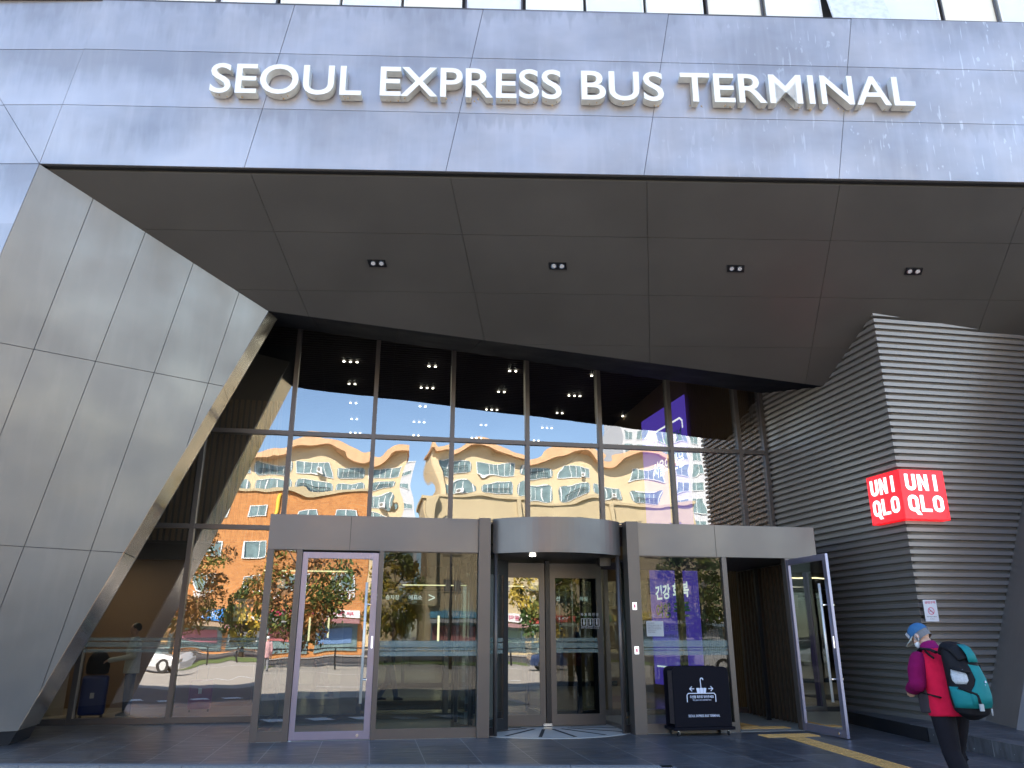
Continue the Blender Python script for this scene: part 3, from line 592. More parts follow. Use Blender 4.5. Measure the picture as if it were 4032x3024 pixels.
mb = MB(); mb.tube([W(4.35, .2, HB + .005), W(4.35, .2, HB - .02)], .05, 14); mb.build('ceiling_lamp', M['lamp'], RD)
# ------------------------------------------------------------------ notices on the glass
def plate(name, label, cat, c, eu, w_, h_, m, th=.004, n=None):
    n = n or -VX; mb = MB(); c = Vector(c); mb.prism([c - eu * w_ / 2 - ZX * h_ / 2, c + eu * w_ / 2 - ZX * h_ / 2, c + eu * w_ / 2 + ZX * h_ / 2, c - eu * w_ / 2 + ZX * h_ / 2], n * th)
    o = empty(name, c, label, cat); mb.build('plate', m if not isinstance(m, str) else M[m], o, bevel=0); return o
o = plate('notice_sheet', 'pale grey notice sheet taped inside the glass right of the revolving door', 'notice', W(6.41, .035, 1.62), UX, .30, .245, 'paper')
text_obj('heading', 'CCTV 촬영중', M['grey'], o, W(6.28, .029, 1.70), UX, ZX, width=.12, depth=.001)
for i in range(5): text_obj('text_line', ['운영시간 안내 및 이용 수칙', '출입문 주변에 서 있지 마시고', '어린이는 보호자와 함께 이용', '문의 02-535-4151', '고속버스터미널'][i], M['grey'], o, W(6.28, .029, 1.665 - .028 * i), UX, ZX, width=(.25, .23, .24, .15, .13)[i], depth=.001)
o = plate('safety_sticker', 'white line pictogram sticker on the right leaf of the revolving door', 'sticker', W(5.62, RC[1] - .03, 1.73), UX, .34, .002, 'plate', .001)
text_obj('heading', '자 동 회 전 문', M['plate'], o, W(5.45, RC[1] - .032, 1.85), UX, ZX, width=.34, depth=.001)
for i in range(3):
    mb = MB(); u = 5.46 + i * .12
    for a in ((0, .10, 0, .006), (0, .10, .13, .136), (0, .006, .006, .13), (.094, .10, .006, .13)): mb.ubox(u + a[0], u + a[1], RC[1] - .034, RC[1] - .032, 1.67 + a[2], 1.67 + a[3])
    mb.build('pictogram_box', M['plate'], o)
    mb = MB(); mb.ubox(u + .04, u + .06, RC[1] - .034, RC[1] - .032, 1.70, 1.76); mb.tube([W(u + .05, RC[1] - .034, 1.78), W(u + .05, RC[1] - .032, 1.78)], .013, 10); mb.build('pictogram', M['plate'], o)
text_obj('text_line', '손대지 마십시오 Hands off, please', M['plate'], o, W(5.45, RC[1] - .032, 1.63), UX, ZX, width=.34, depth=.001)
# no smoking plate on the louvres
o = plate('no_smoking_sign', 'small white no smoking plate with magenta writing on the louvred wall', 'sign', W(10.86, -1.01, 1.905), UX, .245, .345, 'plate', .008)
text_obj('heading', '금연구역', M['pink'], o, W(10.765, -1.022, 2.015), UX, ZX, width=.19, height=.042, depth=.001, offset=.012)
mb = MB(); c = W(10.86, -1.02, 1.90)
for k in range(28):
    a, b = 2 * math.pi * k / 28, 2 * math.pi * (k + 1) / 28; P = lambda t, r: c + UX * r * math.cos(t) + ZX * r * math.sin(t)
    mb.prism([P(a, .050), P(a, .059), P(b, .059), P(b, .050)], -VX * .002)
d = (UX - ZX).normalized(); s = (UX + ZX).normalized() * .005; mb.prism([c - d * .052 - s, c + d * .052 - s, c + d * .052 + s, c - d * .052 + s], -VX * .003); mb.build('prohibition_ring', M['pink'], o)
mb = MB(); mb.prism([c + UX * -.032 + ZX * -.007, c + UX * .022 + ZX * -.007, c + UX * .022 + ZX * .003, c + UX * -.032 + ZX * .003], -VX * .0015); mb.build('cigarette', M['grey'], o)
text_obj('text_line', '흡연시 과태료가 부과됩니다', M['grey'], o, W(10.765, -1.02, 1.80), UX, ZX, width=.19, depth=.001)
text_obj('text_line', '서초구보건소', M['grey'], o, W(10.815, -1.02, 1.765), UX, ZX, width=.09, depth=.001)
# ------------------------------------------------------------------ red corner sign
CS = .865; K = W(10.60, -1.10, 3.405); eL = (W(10.45, VG) - W(10.71, -.93)).normalized(); eL.z = 0; eL.normalize()
o = empty('shop_sign', K, 'glowing red box sign with white block letters wrapped round the louvre corner', 'sign')
mb = MB(); mb.prism([K, K + UX * CS, K + UX * CS + VX * .25, K + UX * .12 + VX * .25 + eL * .0, K + eL * .85 + UX * .12, K + eL * .85], ZX * CS); mb.build('box', M['red'], o, bevel=.006)
def stroke(mb, pts, wd, n, th, cyc=False):
    """2D ribbon of constant width through pts (3D, planar with normal n), mitred"""
    P = [Vector(p) for p in pts]; N = len(P); L2 = []; R2 = []
    for i in range(N):
        a = P[(i - 1) % N] if (cyc or i > 0) else None; b = P[(i + 1) % N] if (cyc or i < N - 1) else None
        t1 = (P[i] - a).normalized() if a is not None else None; t2 = (b - P[i]).normalized() if b is not None else None
        t1 = t1 or t2; t2 = t2 or t1; s1 = n.cross(t1); s2 = n.cross(t2); m = (s1 + s2); m = m.normalized() / max(.35, m.normalized().dot(s1)); L2.append(P[i] + m * wd / 2); R2.append(P[i] - m * wd / 2)
    for i in range(N if cyc else N - 1):
        j = (i + 1) % N; mb.prism([L2[i], L2[j], R2[j], R2[i]], n * th)
def uniletter(ch, O, ex, par, wd, w_, h_, n):
    mb = MB(); P = lambda x, y: O + ex * x * w_ + ZX * y * h_
    def arcp(cx, cy, rx, ry, a0, a1, k=8): return [P(cx + rx * math.cos(R(a0 + (a1 - a0) * i / k)), cy + ry * math.sin(R(a0 + (a1 - a0) * i / k))) for i in range(k + 1)]
    hx = wd / 2 / w_; hy = wd / 2 / h_
    if ch == 'U': stroke(mb, [P(hx, 1)] + arcp(.5, .30, .5 - hx, .30 - hy, 180, 360, 10) + [P(1 - hx, 1)], wd, n, .012)
    if ch == 'N': mb.prism([P(0, 0), P(2 * hx, 0), P(2 * hx, 1), P(0, 1)], n * .012); mb.prism([P(1 - 2 * hx, 0), P(1, 0), P(1, 1), P(1 - 2 * hx, 1)], n * .012); mb.prism([P(2 * hx - .02, 1), P(2 * hx - .02, .72), P(1 - 2 * hx + .02, 0), P(1 - 2 * hx + .02, .28)], n * .0125)
    if ch == 'I': mb.prism([P(.5 - hx, 0), P(.5 + hx, 0), P(.5 + hx, 1), P(.5 - hx, 1)], n * .012)
    if ch == 'L': mb.prism([P(0, 0), P(2 * hx, 0), P(2 * hx, 1), P(0, 1)], n * .012); mb.prism([P(2 * hx, 0), P(1, 0), P(1, 1.7 * hy), P(2 * hx, 1.7 * hy)], n * .012)
    if ch in 'OQ': stroke(mb, arcp(.5, .30, .5 - hx, .30 - hy, 180, 360, 9) + arcp(.5, .70, .5 - hx, .30 - hy, 0, 180, 9), wd, n, .012, True)
    if ch == 'Q': mb.prism([P(.45, .16), P(.78, -.20), P(1.18, -.20), P(.85, .16)], n * .0125)
    return mb.build('letter', M['signwhite'], par)
for ex, n, O, sc_ in ((UX, -VX, K, CS), (-eL, (-UX * math.cos(R(3.7)) + VX * -math.sin(R(0))).normalized(), K + eL * .85, .85)):
    n = ex.cross(ZX).normalized(); O = O + n * .001
    for r_, (row, z) in enumerate((('UNI', .50), ('QLO', .135))):
        for c_i, ch in enumerate(row): uniletter(ch, O + ex * (.095 + c_i * .24) * sc_ / .865 + ZX * z, ex, o, .058 * sc_ / .865, .195 * sc_ / .865, .285, n)
# ------------------------------------------------------------------ big lettering on the fascia
LT = empty('terminal_lettering', FA(-4.9, 9.87, .2), 'row of white channel letters spelling the bus terminal name across the grey fascia', 'sign lettering')
for word, x0, x1 in (('SEOUL', -4.895, -2.468), ('EXPRESS', -2.15, .811), ('BUS', 1.152, 2.504), ('TERMINAL', 2.80, 6.719)):
    full = text_mesh(word, 1, 0); fx = [v.co.x for v in full.vertices]; mn, mxx = min(fx), max(fx); sc_ = (x1 - x0) / (mxx - mn); ca = max(v.co.y for v in text_mesh('E', 1, 0).vertices)
    for i, ch in enumerate(word):
        pe = max(v.co.x for v in text_mesh(word[:i + 1], 1, 0).vertices)
        me = text_mesh(ch, 1, 0, .009); cx = [v.co.x for v in me.vertices]; le = pe - (max(cx) - min(cx)) + .009 - mn
        mes = text_mesh(ch, 1, .17 / .6, .009); L0 = wl(LT)
        for v in mes.vertices:
            x = x0 + (v.co.x - min(cx) + le) * sc_; z = 9.865 + .008 * (x + 5) * .4 + v.co.y / ca * .535; out = .10 + v.co.z / (.17 / .6) * .15 + .0
            v.co = FA(x, z, out) - L0
        mes.materials.clear(); mes.materials.append(M['white']); mes.materials.append(M['dirtywhite'])
        mes.update()
        for p in mes.polygons:
            p.material_index = 0 if abs(p.normal.dot(NF)) > .7 else 1
        ob = bpy.data.objects.new('letter', mes); ob.name = 'letter'; COL.objects.link(ob); ob.parent = LT
        # little studs and grime blobs that hold each letter off the cladding
        sb = MB(); lo = x0 + le * sc_
        wdt = (max(cx) - min(cx)) * sc_
        for k in range(3): sb.ball(FA(lo + wdt * random.uniform(.1, .9), 9.86 + random.uniform(-.02, .01), .05 + random.uniform(0, .08)), random.uniform(.008, .018), 6, 4)
        tag(sb.build('residue', mat('residue', (.5, .38, .25), .8) if 'residue' not in bpy.data.materials else bpy.data.materials['residue'], ob), kind='stuff')
# ------------------------------------------------------------------ twin spotlights in the soffit
def spot(x, i, name_):
    y = 12.29 + .033 * (x + 2.4) ; P = onS(x, y); o = empty('recessed_spotlight', P, ['first from the left of the four twin spotlights sunk in the dark soffit', 'second from the left of the four twin spotlights sunk in the dark soffit', 'third from the left of the four twin spotlights sunk in the dark soffit', 'rightmost of the four twin spotlights sunk in the dark soffit near the louvres'][i], 'spotlight', 'twin spotlights in the soffit')
    d = dS.normalized(); s = hF; mb = MB(); Q = P + nS * .004
    mb.prism([Q - s * .155 - d * .075, Q + s * .155 - d * .075, Q + s * .155 + d * .075, Q - s * .155 + d * .075], nS * .012); mb.build('housing', M['black'], o)
    for k in (-1, 1):
        q = Q + s * .072 * k + nS * .012; mb = MB(); mb.tube([q, q + nS * .004], .052, 18, side=s); lo = mb.build('lamp', M['chrome'], o)
        mb = MB(); mb.tube([q + nS * .004, q + nS * .007], .036, 14, side=s); mb.build('lens', M['plate'], lo)
for i, x in enumerate((-2.377, .813, 4.003, 7.242)): spot(x, i, i)
# ------------------------------------------------------------------ ceiling downlights inside
ORD = ['first', 'second', 'third', 'fourth', 'fifth', 'sixth']
proto = {}
for r_, v in enumerate((6.65, 8.57, 10.5, 12.4, 14.25)):
    for c_i, u in enumerate((-1.5, .8, 2.95, 5.15, 7.38, 9.68)):
        n = [[1, 3, 2, 1, 1, 3], [3, 2, 3, 2, 3, 2], [2, 2, 2, 3, 2, 3], [3, 2, 3, 2, 3, 2], [2, 3, 2, 3, 2, 2]][(r_)][c_i] if not (r_ == 0 and c_i == 3) else 2
        lab = f"{['', 'single', 'pair', 'trio'][n]} of glowing ceiling downlights, {ORD[r_]} row back from the glass wall, {ORD[c_i]} from the left"
        lab = lab.replace('single of glowing ceiling downlights', 'single glowing ceiling downlight')
        if n not in proto:
            o = empty('ceiling_downlight', W(u, v, 8.40)); proto[n] = o
            for k in range(n):
                mb = MB(); p = W(u + (k - (n - 1) / 2) * .17, v, 8.395); mb.tube([p, p - ZX * .02], .031, 12); mb.build('lens', M['lamp'], o)
        else: o = copy_tree(proto[n]); o.location = W(u, v, 8.40)
        o['label'] = lab; o['category'] = 'ceiling light'; o['group'] = 'downlights in the slatted ceiling'
# ------------------------------------------------------------------ purple banner inside
b0, b1 = W(9.42, 5.2), W(9.235, 8.0); be = (b0 - b1).normalized(); bn = be.cross(ZX).normalized(); bn = bn if bn.dot(UX) < 0 else -bn
o = empty('advertising_banner', b0, 'tall purple advertising banner with white and green writing behind the glass', 'banner')
mb = MB(); mb.prism([b0 + ZX * .3, b1 + ZX * .3, b1 + ZX * 7.5, b0 + ZX * 7.5], -bn * .03); mb.build('cloth', M['purple'], o)
def bt(nm, body, m, x, z, h, **k): text_obj(nm, body, M[m], o, b1 + be * x + bn * .006 + ZX * z, be, ZX, height=h, depth=.002, **k)
bt('heading', '건강 회복', 'signwhite', .35, 2.42, .38, width=2.0, offset=.03); bt('heading', '여행 쿠폰', 'green', .35, 1.95, .38, width=2.0, offset=.03)
bt('text_line', '지금 드립니다!', 'bluewhite', .6, 1.62, .16, width=1.6); bt('text_line', '터미널에서 만나요', 'navy', .6, 1.45, .1, width=1.6)
bt('text_line', '호남선 터미널', 'green', .8, 6.35, .34, width=1.75, offset=.02); bt('text_line', '서울의 관문', 'signwhite', .7, 5.65, .45, width=1.9, offset=.02)
mb = MB(); P_ = lambda x, z: b1 + be * x + bn * .006 + ZX * z
stroke(mb, [P_(.2, 6.95), P_(2.5, 6.95), P_(2.63, 6.85), P_(2.64, 6.65)], .05, bn, .004); stroke(mb, [P_(.2, .75), P_(2.6, .75)], .04, bn, .004); mb.build('bracket_line', M['signwhite'], o)
# ------------------------------------------------------------------ hanging direction sign inside
o = empty('hanging_direction_sign', W(5.5, 11.5, 2.75), 'long grey direction sign with arrows hanging inside above the concourse doors', 'sign')
mb = MB(); mb.ubox(1.4, 9.4, 11.5, 11.58, 2.42, 2.82); mb.build('board', mat('sign_board', (.16, .13, .10), .5), o)
for u, c_ in ((1.7, '<'), (3.4, '>'), (6.6, '<'), (8.9, '>')): text_obj('arrow', c_, M['signwhite'], o, W(u, 11.49, 2.52), UX, ZX, height=.2, depth=.003)
for u, t in ((2.1, '승차장'), (2.8, '매표소'), (7.1, '경부선'), (8.0, '지하철')): text_obj('text_line', t, M['signwhite'], o, W(u, 11.49, 2.55), UX, ZX, height=.14, depth=.003)
# exit light box, icon panel, switch
o = plate('icon_panel', 'white panel of small safety icons on the brown inner wall', 'sign', W(-1.25, 6.58, 2.08), UX, .42, .5, 'plate')
for i in range(12):
    mb = MB(); p = W(-1.40 + (i % 4) * .1, 6.574, 2.24 - (i // 4) * .15); mb.tube([p, p - VX * .003], .032, 10); mb.build('icon', M['grey'], o)
# ------------------------------------------------------------------ umbrella dryer
UD = empty('umbrella_dryer', W(6.98, -.20), 'black wheeled umbrella drying stand with white umbrella picture beside the open door', 'umbrella dryer')
def rrect(u0, u1, z0, z1, r, v, k=6):
    out = [W(u0, v, z0), W(u1, v, z0)]
    for i in range(k + 1): a = R(90 * i / k); out.append(W(u1 - r + r * math.cos(a), v, z1 - r + r * math.sin(a)))
    for i in range(k + 1): a = R(90 + 90 * i / k); out.append(W(u0 + r + r * math.cos(a), v, z1 - r + r * math.sin(a)))
    return out
for v in (-.40, -.02): mb = MB(); mb.prism(rrect(6.50, 7.46, .13, 1.03, .09, v), VX * .035); mb.build('side_panel', M['navy'], UD, bevel=.008)
mb = MB(); mb.ubox(6.55, 7.41, -.34, -.05, .16, .96); mb.build('brush_core', mat('dryer_brush', (.05, .035, .035), .95, var=.6, vs=30, bump=1, bs=40), UD)
mb = MB(); mb.ubox(6.47, 7.50, -.42, .03, .085, .13); mb.build('base_tray', M['navy'], UD, bevel=.006)
for u in (6.56, 7.40):
    for v in (-.37, -.03):
        mb = MB(); p = W(u, v, .034); mb.tube([p - UX * .011, p + UX * .011], .033, 14); c_ = mb.build('caster', M['joint'], UD)
        mb = MB(); mb.tube([W(u, v, .06), W(u, v, .086)], .014, 8); mb.prism([p + UX * .014 - VX * .02, p + UX * .014 + VX * .02, p + UX * .014 + VX * .02 + ZX * .04, p + UX * .014 - VX * .02 + ZX * .04], UX * .004); mb.build('caster_fork', M['chrome'], c_)
FV = -.4015
def fp(x, y): return W(6.50 + x * .96, FV, .13 + y * .9)   # x, y: 0..1 on the front panel
mb = MB(); u0, u1, zt, zb = .235, .74, .555, .41
stroke(mb, [fp(u0, zb), fp(u0, zt - .03), fp(u0 + .025, zt), fp(u1 - .025, zt), fp(u1, zt - .03), fp(u1, zb)], .013, -VX, .002); mb.build('outline', M['bluewhite'], UD)
for s, x in ((1, .66), (-1, .33)):
    mb = MB(); cc_ = .63; stroke(mb, [fp(x - .04 * s, cc_), fp(x + .035 * s, cc_)], .012, -VX, .002); stroke(mb, [fp(x + .0 * s, cc_ + .04), fp(x + .04 * s, cc_), fp(x + .0 * s, cc_ - .04)], .012, -VX, .0025); mb.build('arrow', M['bluewhite'], UD)
mb = MB(); mb.prism([fp(.42, .56), fp(.57, .56), fp(.585, .64), fp(.555, .645), fp(.53, .64), fp(.495, .648), fp(.46, .64), fp(.435, .645), fp(.405, .64)], -VX * .002); mb.build('umbrella_picture', M['bluewhite'], UD)
mb = MB(); stroke(mb, [fp(.492, .64), fp(.485, .78), fp(.492, .80), fp(.51, .81), fp(.53, .80), fp(.535, .775)], .013, -VX, .002); mb.build('umbrella_hook', M['bluewhite'], UD)
mb = MB(); [stroke(mb, [fp(x, .56), fp(x - .005 * k, .64)], .003, -VX, .0026) for x, k in ((.47, 1), (.525, -1))]; mb.build('umbrella_fold', M['navy'], UD)
text_obj('writing', '우산을 좌우로 닦아주세요', M['bluewhite'], UD, fp(.285, .472), UX, ZX, width=.405, height=.045, depth=.002, offset=.015)
text_obj('writing', 'Dry your wet umbrella here', M['bluewhite'], UD, fp(.335, .425), UX, ZX, width=.31, height=.032, depth=.002)
text_obj('writing', 'SEOUL EXPRESS BUS TERMINAL', M['bluewhite'], UD, fp(.24, .165), UX, ZX, width=.53, height=.036, depth=.002, offset=.008)
# ------------------------------------------------------------------ tactile strips: ribbed bars and domes on tiles
def tact(name, label, P, e, n_, w_, kind):
    """P corner, e run direction, n_ tiles, w_ width direction vector"""
    o = empty(name, P, label, 'tactile paving'); base = MB(); ribs = MB(); s = w_.normalized(); t = .30
    L = e.normalized(); wd = w_.length
    for k in range(n_):
        p = P + L * t * k; base.prism([p + L * .004, p + L * (t - .004), p + L * (t - .004) + w_, p + L * .004 + w_], ZX * .008)
        if kind == 'bars':
            for j in range(5): q = p + s * (wd * (j + .5) / 5 - .016); ribs.prism([q + L * .015 + ZX * .008, q + L * (t - .015) + ZX * .008, q + L * (t - .015) + s * .032 + ZX * .008, q + L * .015 + s * .032 + ZX * .008], ZX * .006)
        else:
            for j in range(6):
                for i in range(6): c_ = p + L * (t * (i + .5) / 6) + s * (wd * (j + .5) / 6) + ZX * .008; ribs.tube([c_, c_ + ZX * .006], [.016, .010], 8)
    base.build('tile', M['tactile'], o); ribs.build('relief', M['tactile'], o); return o
tact('tactile_strip', 'ochre dotted tactile strip across the open doorway outside', W(7.86, -.76, .0), UX, 3, VX * .34, 'dots')
e_ = (W(8.03, -3.72) - W(8.33, -.80)).normalized(); tact('tactile_strip', 'ochre ribbed tactile strip running from the open door to the kerb', W(8.14, -.80, .0), e_, 16, e_.cross(ZX) * -.29, 'bars')
tact('tactile_strip', 'ochre dotted tactile strip just inside the open doorway', W(7.95, .30, .006), UX, 3, VX * .29, 'dots')
tact('tactile_strip', 'ochre ribbed tactile strip leading into the concourse', W(8.14, .62, .006), (W(7.95, 2.9) - W(8.14, .62)), 6, UX * .29, 'bars')
mb = MB(); mb.ubox(1.5, 4.5, 5.0, 7.2, .006, .02); tag(mb.build('door_mat', M['mat'], loc=W(3, 6)), 'black door mat on the pale concourse floor behind the left door', 'door mat')
# ================================================================== ACROSS THE STREET (seen in the glass)
M['cream'] = mat('cream_render', (.66, .52, .32), .8, var=.12, vs=.6); M['roofo'] = mat('terracotta_fascia', (.66, .40, .22), .8, var=.25, vs=1.2)
M['beige'] = mat('beige_stone', (.50, .40, .24), .8, var=.15, vs=.5); M['aptglass'] = mat('window_glass', (.20, .28, .28), .2, .1, var=.75, vs=1.4); M['pvc'] = mat('window_white', (.75, .75, .73), .5)
M['tower'] = mat('tower_wall', (.55, .55, .56), .8); M['dimw'] = mat('loggia_taupe', (.22, .2, .17), .8)  # last one: dull taupe for stone building windows and fan discs
bk_ = mat('orange_brick', (.55, .22, .06), .85); N_, L_ = nodes(bk_); brk = N_.new('ShaderNodeTexBrick'); ge = N_.new('ShaderNodeNewGeometry'); mp = N_.new('ShaderNodeMapping'); mp.inputs['Rotation'].default_value = (R(-90), 0, 0)
L_.new(ge.outputs['Position'], mp.inputs[0]); L_.new(mp.outputs[0], brk.inputs[0]); brk.inputs['Scale'].default_value = 1.2; brk.inputs['Color1'].default_value = (.60, .25, .07, 1); brk.inputs['Color2'].default_value = (.46, .17, .045, 1); brk.inputs['Mortar'].default_value = (.5, .33, .18, 1); brk.inputs['Mortar Size'].default_value = .012
L_.new(brk.outputs[0], N_['Principled BSDF'].inputs['Base Color']); M['brick'] = bk_
def window(par, u, z, w_, h_, v, n=3, m='aptglass', rail=False, round_=False, ac=False, fr='pvc'):
    mb = MB(); k = 5
    r = min(.75, h_ * .36) if round_ else .02
    pts = []
    for (cx, cz, a0) in ((w_ / 2 - r, -h_ / 2 + r, 270), (w_ / 2 - r, h_ / 2 - r, 0), (-w_ / 2 + r, h_ / 2 - r, 90), (-w_ / 2 + r, -h_ / 2 + r, 180)):
        for i in range(k + 1): a = R(a0 + 90 * i / k); pts.append(W(u + cx + r * math.cos(a), v + .04, z + cz + r * math.sin(a)))
    mb.prism(pts, VX * .02); o = mb.build('window', M[m], par)
    mb = MB()
    for i in range(n + 1): x = u - w_ / 2 + r * .3 + (w_ - r * .6) * i / n; mb.ubox(x - .05, x + .05, v + .06, v + .12, z - h_ / 2 + r * .35, z + h_ / 2 - r * .35)
    mb.ubox(u - w_ / 2 + r, u + w_ / 2 - r, v + .065, v + .115, z - h_ / 2, z - h_ / 2 + .09); mb.ubox(u - w_ / 2 + r, u + w_ / 2 - r, v + .065, v + .115, z + h_ / 2 - .09, z + h_ / 2)
    mb.build('frame', M[fr], o)
    if rail:
        mb = MB(); nb = int(w_ / .35)
        for i in range(nb): x = u - w_ / 2 + r + (w_ - 2 * r) * i / max(1, nb - 1); mb.ubox(x - .02, x + .02, v + .25, v + .29, z - h_ / 2 + .05, z - h_ / 2 + 1)
        mb.ubox(u - w_ / 2 + r, u + w_ / 2 - r, v + .245, v + .295, z - h_ / 2 + 1, z - h_ / 2 + 1.06); mb.build('railing', M['joint'], o)
    if ac:
        mb = MB(); x = u + w_ * .15; mb.ubox(x - .45, x + .45, v + .3, v + .7, z - h_ / 2 + .1, z - h_ / 2 + .85); a_ = mb.build('air_conditioner', M['pvc'], o)
        mb = MB(); c_ = W(x - .1, v + .7, z - h_ / 2 + .47); mb.tube([c_, c_ + VX * .01], .27, 14); mb.build('fan', M['dimw'], a_)
def wavy_block(name, label, u0, u1, v, prof, zb, sp, first, cols):
    """block of flats whose roof edge rises and falls in waves"""
    o = empty(name, W(u0, v), label, 'building'); K = 60; top = []
    def zt(u):
        for (a, za), (b, zb_) in zip(prof, prof[1:]):
            if a <= u <= b: t = (u - a) / (b - a); return za + (zb_ - za) * (.5 - .5 * math.cos(math.pi * t))
        return prof[-1][1]
    mb = MB()
    for i in range(K):
        a, b = u0 + (u1 - u0) * i / K, u0 + (u1 - u0) * (i + 1) / K; za, zb2 = zt(a), zt(b)
        mb.hexa([W(a, v, zb), W(b, v, zb), W(b, v - 11, zb), W(a, v - 11, zb), W(a, v, za - .5), W(b, v, zb2 - .5), W(b, v - 11, zb2 - .8), W(a, v - 11, za - .8)])
    mb.build('wall', M['cream'], o)
    mb = MB()
    for i in range(K):
        a, b = u0 - .5 + (u1 - u0 + 1) * i / K, u0 - .5 + (u1 - u0 + 1) * (i + 1) / K; za, zb2 = zt(max(u0, a)), zt(min(u1, b))
        mb.hexa([W(a, v + 1.5, za - .5), W(b, v + 1.5, zb2 - .5), W(b, v - 11.5, zb2 - .5), W(a, v - 11.5, za - .5), W(a, v + 1.5, za + .5), W(b, v + 1.5, zb2 + .5), W(b, v - 11.5, zb2 + .5), W(a, v - 11.5, za + .5)])
    mb.build('roof', M['roofo'], o)
    for r_ in range(6):
        for i, (c, w_) in enumerate(cols):
            z = first - r_ * sp; hmax = zt(c) - .9
            h_ = 1.95
            if z + h_ / 2 > hmax - .2: continue
            window(o, c, z, w_, h_, v, max(3, int(w_ / .95)), rail=(i + r_) % 2 == 0, round_=r_ > 0 or i % 2 == 0, ac=(i * 3 + r_) % 4 == 1)
        
    # side wall windows towards the gap
    return o
b1_ = wavy_block('apartment_block', 'cream apartment block with wavy orange roof edge and rounded windows, left one of the two', -30, 5.6, -104, [(-30, 30.2), (-26, 30.6), (-17, 28.2), (-8, 31.0), (.2, 28.4), (5.6, 30.8)], 0, 2.75, 26.6, [(-26.8, 5.4), (-20.6, 5.6), (-14.4, 5.4), (-8.4, 5.6), (-2.4, 5.2), (2.9, 4.0)])
b2_ = wavy_block('apartment_block', 'cream apartment block with wavy orange roof edge and rounded windows, right one of the two', 10.6, 49, -99, [(10.6, 29.8), (11.6, 28.6), (16.5, 30.4), (25, 28.2), (33, 30.6), (38.5, 28.2), (45, 30.2), (49, 28.6)], 0, 2.75, 26.2, [(14, 4.6), (20.0, 5.8), (26.4, 5.4), (32.4, 5.4), (38.4, 5.2), (44.6, 5.4)])
mb = MB(); mb.ubox(10.7, 11.9, -98.99, -98.2, 14, 27); mb.build('wall', M['cream'], b2_)
def block(name, label, u0, u1, v, h, m, rows, cols, wz, ws_, par=None, d=12, cap='pvc', wm='aptglass', frm='pvc', z0w=5.6, sp=3.2):
    o = empty(name, W(u0, v), label, 'building'); mb = MB(); mb.ubox(u0, u1, v - d, v, -.15, h); mb.build('wall', M[m], o)
    mb = MB(); mb.ubox(u0 - .2, u1 + .2, v - d - .2, v + .25, h, h + .35); mb.build('parapet', M[cap], o)
    for r_ in range(rows):
        for c in range(cols): window(o, u0 + (u1 - u0) * (c + .5) / cols, z0w + r_ * sp, ws_, wz, v, 2, wm, fr=frm)
    return o
bk1 = block('brick_building', 'orange brick building with white framed windows above a row of shops', -22, 1.2, -66, 16.4, 'brick', 3, 5, 1.5, 2.1, cap='beige', sp=3.7, z0w=6.4)
bk2 = block('stone_building', 'low beige stone building beside the orange brick one', 7.2, 40, -69, 16.6, 'beige', 3, 6, 1.3, 2.0, cap='beige', wm='dimw', frm='beige', sp=3.7, z0w=6.6)
block('pale_tower', 'pale slender tower block in the gap behind the cream flats, nearer one', 5.5, 11.5, -175, 43, 'tower', 10, 1, 1.2, 4.5, sp=4, z0w=4)
block('pale_tower', 'pale far tower block with flat roof seen between the cream flats', 15.5, 23, -170, 44, 'tower', 10, 2, 1.6, 2.2, sp=4, z0w=4)
block('grid_tower', 'tall white gridded tower rising over the right end of the flats', 50, 72, -128, 50, 'tower', 13, 6, 2.4, 2.6, sp=3.6, z0w=5)
for b, u0, u1, v, cols in ((bk1, -21.6, .8, -66, [(.6, .02, .02), (.02, .2, .55), (.7, .35, .02), (.5, .03, .1), (.8, .8, .78)]), (bk2, 7.6, 39.6, -69, [(.12, .32, .45), (.75, .75, .72), (.5, .08, .06), (.12, .28, .15), (.6, .45, .12), (.75, .73, .7)])):
    n = len(cols); w_ = (u1 - u0) / n
    for i, c in enumerate(cols):
        a = u0 + i * w_; mb = MB(); mb.ubox(a + .1, a + w_ - .1, v, v + .35, 3.1, 3.8); sg = mb.build('shop_fascia', mat('shop_colour', c, .6), b)
        dark = sum(c) > 1.5
        text_obj('writing', ['535-1900', '음악학원', '약국', '분식', '부동산', '커피'][i], M['pink'] if dark else M['white'], sg, W(a + w_ * .85, v + .37, 3.25), -UX, ZX, width=w_ * .5, height=.4, depth=.02)
        mb = MB(); mb.ubox(a + .3, a + w_ - .3, v + .02, v + .12, .2, 2.9); mb.build('shop_window', M['aptglass'], b)
        mb = MB(); mb.ubox(a + .5, a + w_ - .8, v + .13, v + .18, .9 + .2 * (i % 2), 2.3); mb.build('shop_poster', mat('poster_colour', tuple(.55 * k + .12 for k in cols[(i + 2) % n]), .6), b)
        mb = MB(); mb.prism([W(a + .1, v + .3, 2.95), W(a + w_ - .1, v + .3, 2.95), W(a + w_ - .1, v + 1.3, 2.6), W(a + .1, v + 1.3, 2.6)], ZX * .05); mb.build('awning', mat('awning_colour', tuple(.25 * k + .12 for k in cols[(i + 1) % n]), .7), b)
for i, (u, z, t) in enumerate(((-17, 4.9, '학원'), (-9, 4.9, '약국 음악'), (-2, 4.9, '태권도'))):
    text_obj('roof_writing', t, M['white'] if i % 2 else M['pvc'], bk1, W(u + 2, -65.8, z), -UX, ZX, height=.7, depth=.08, offset=.02)
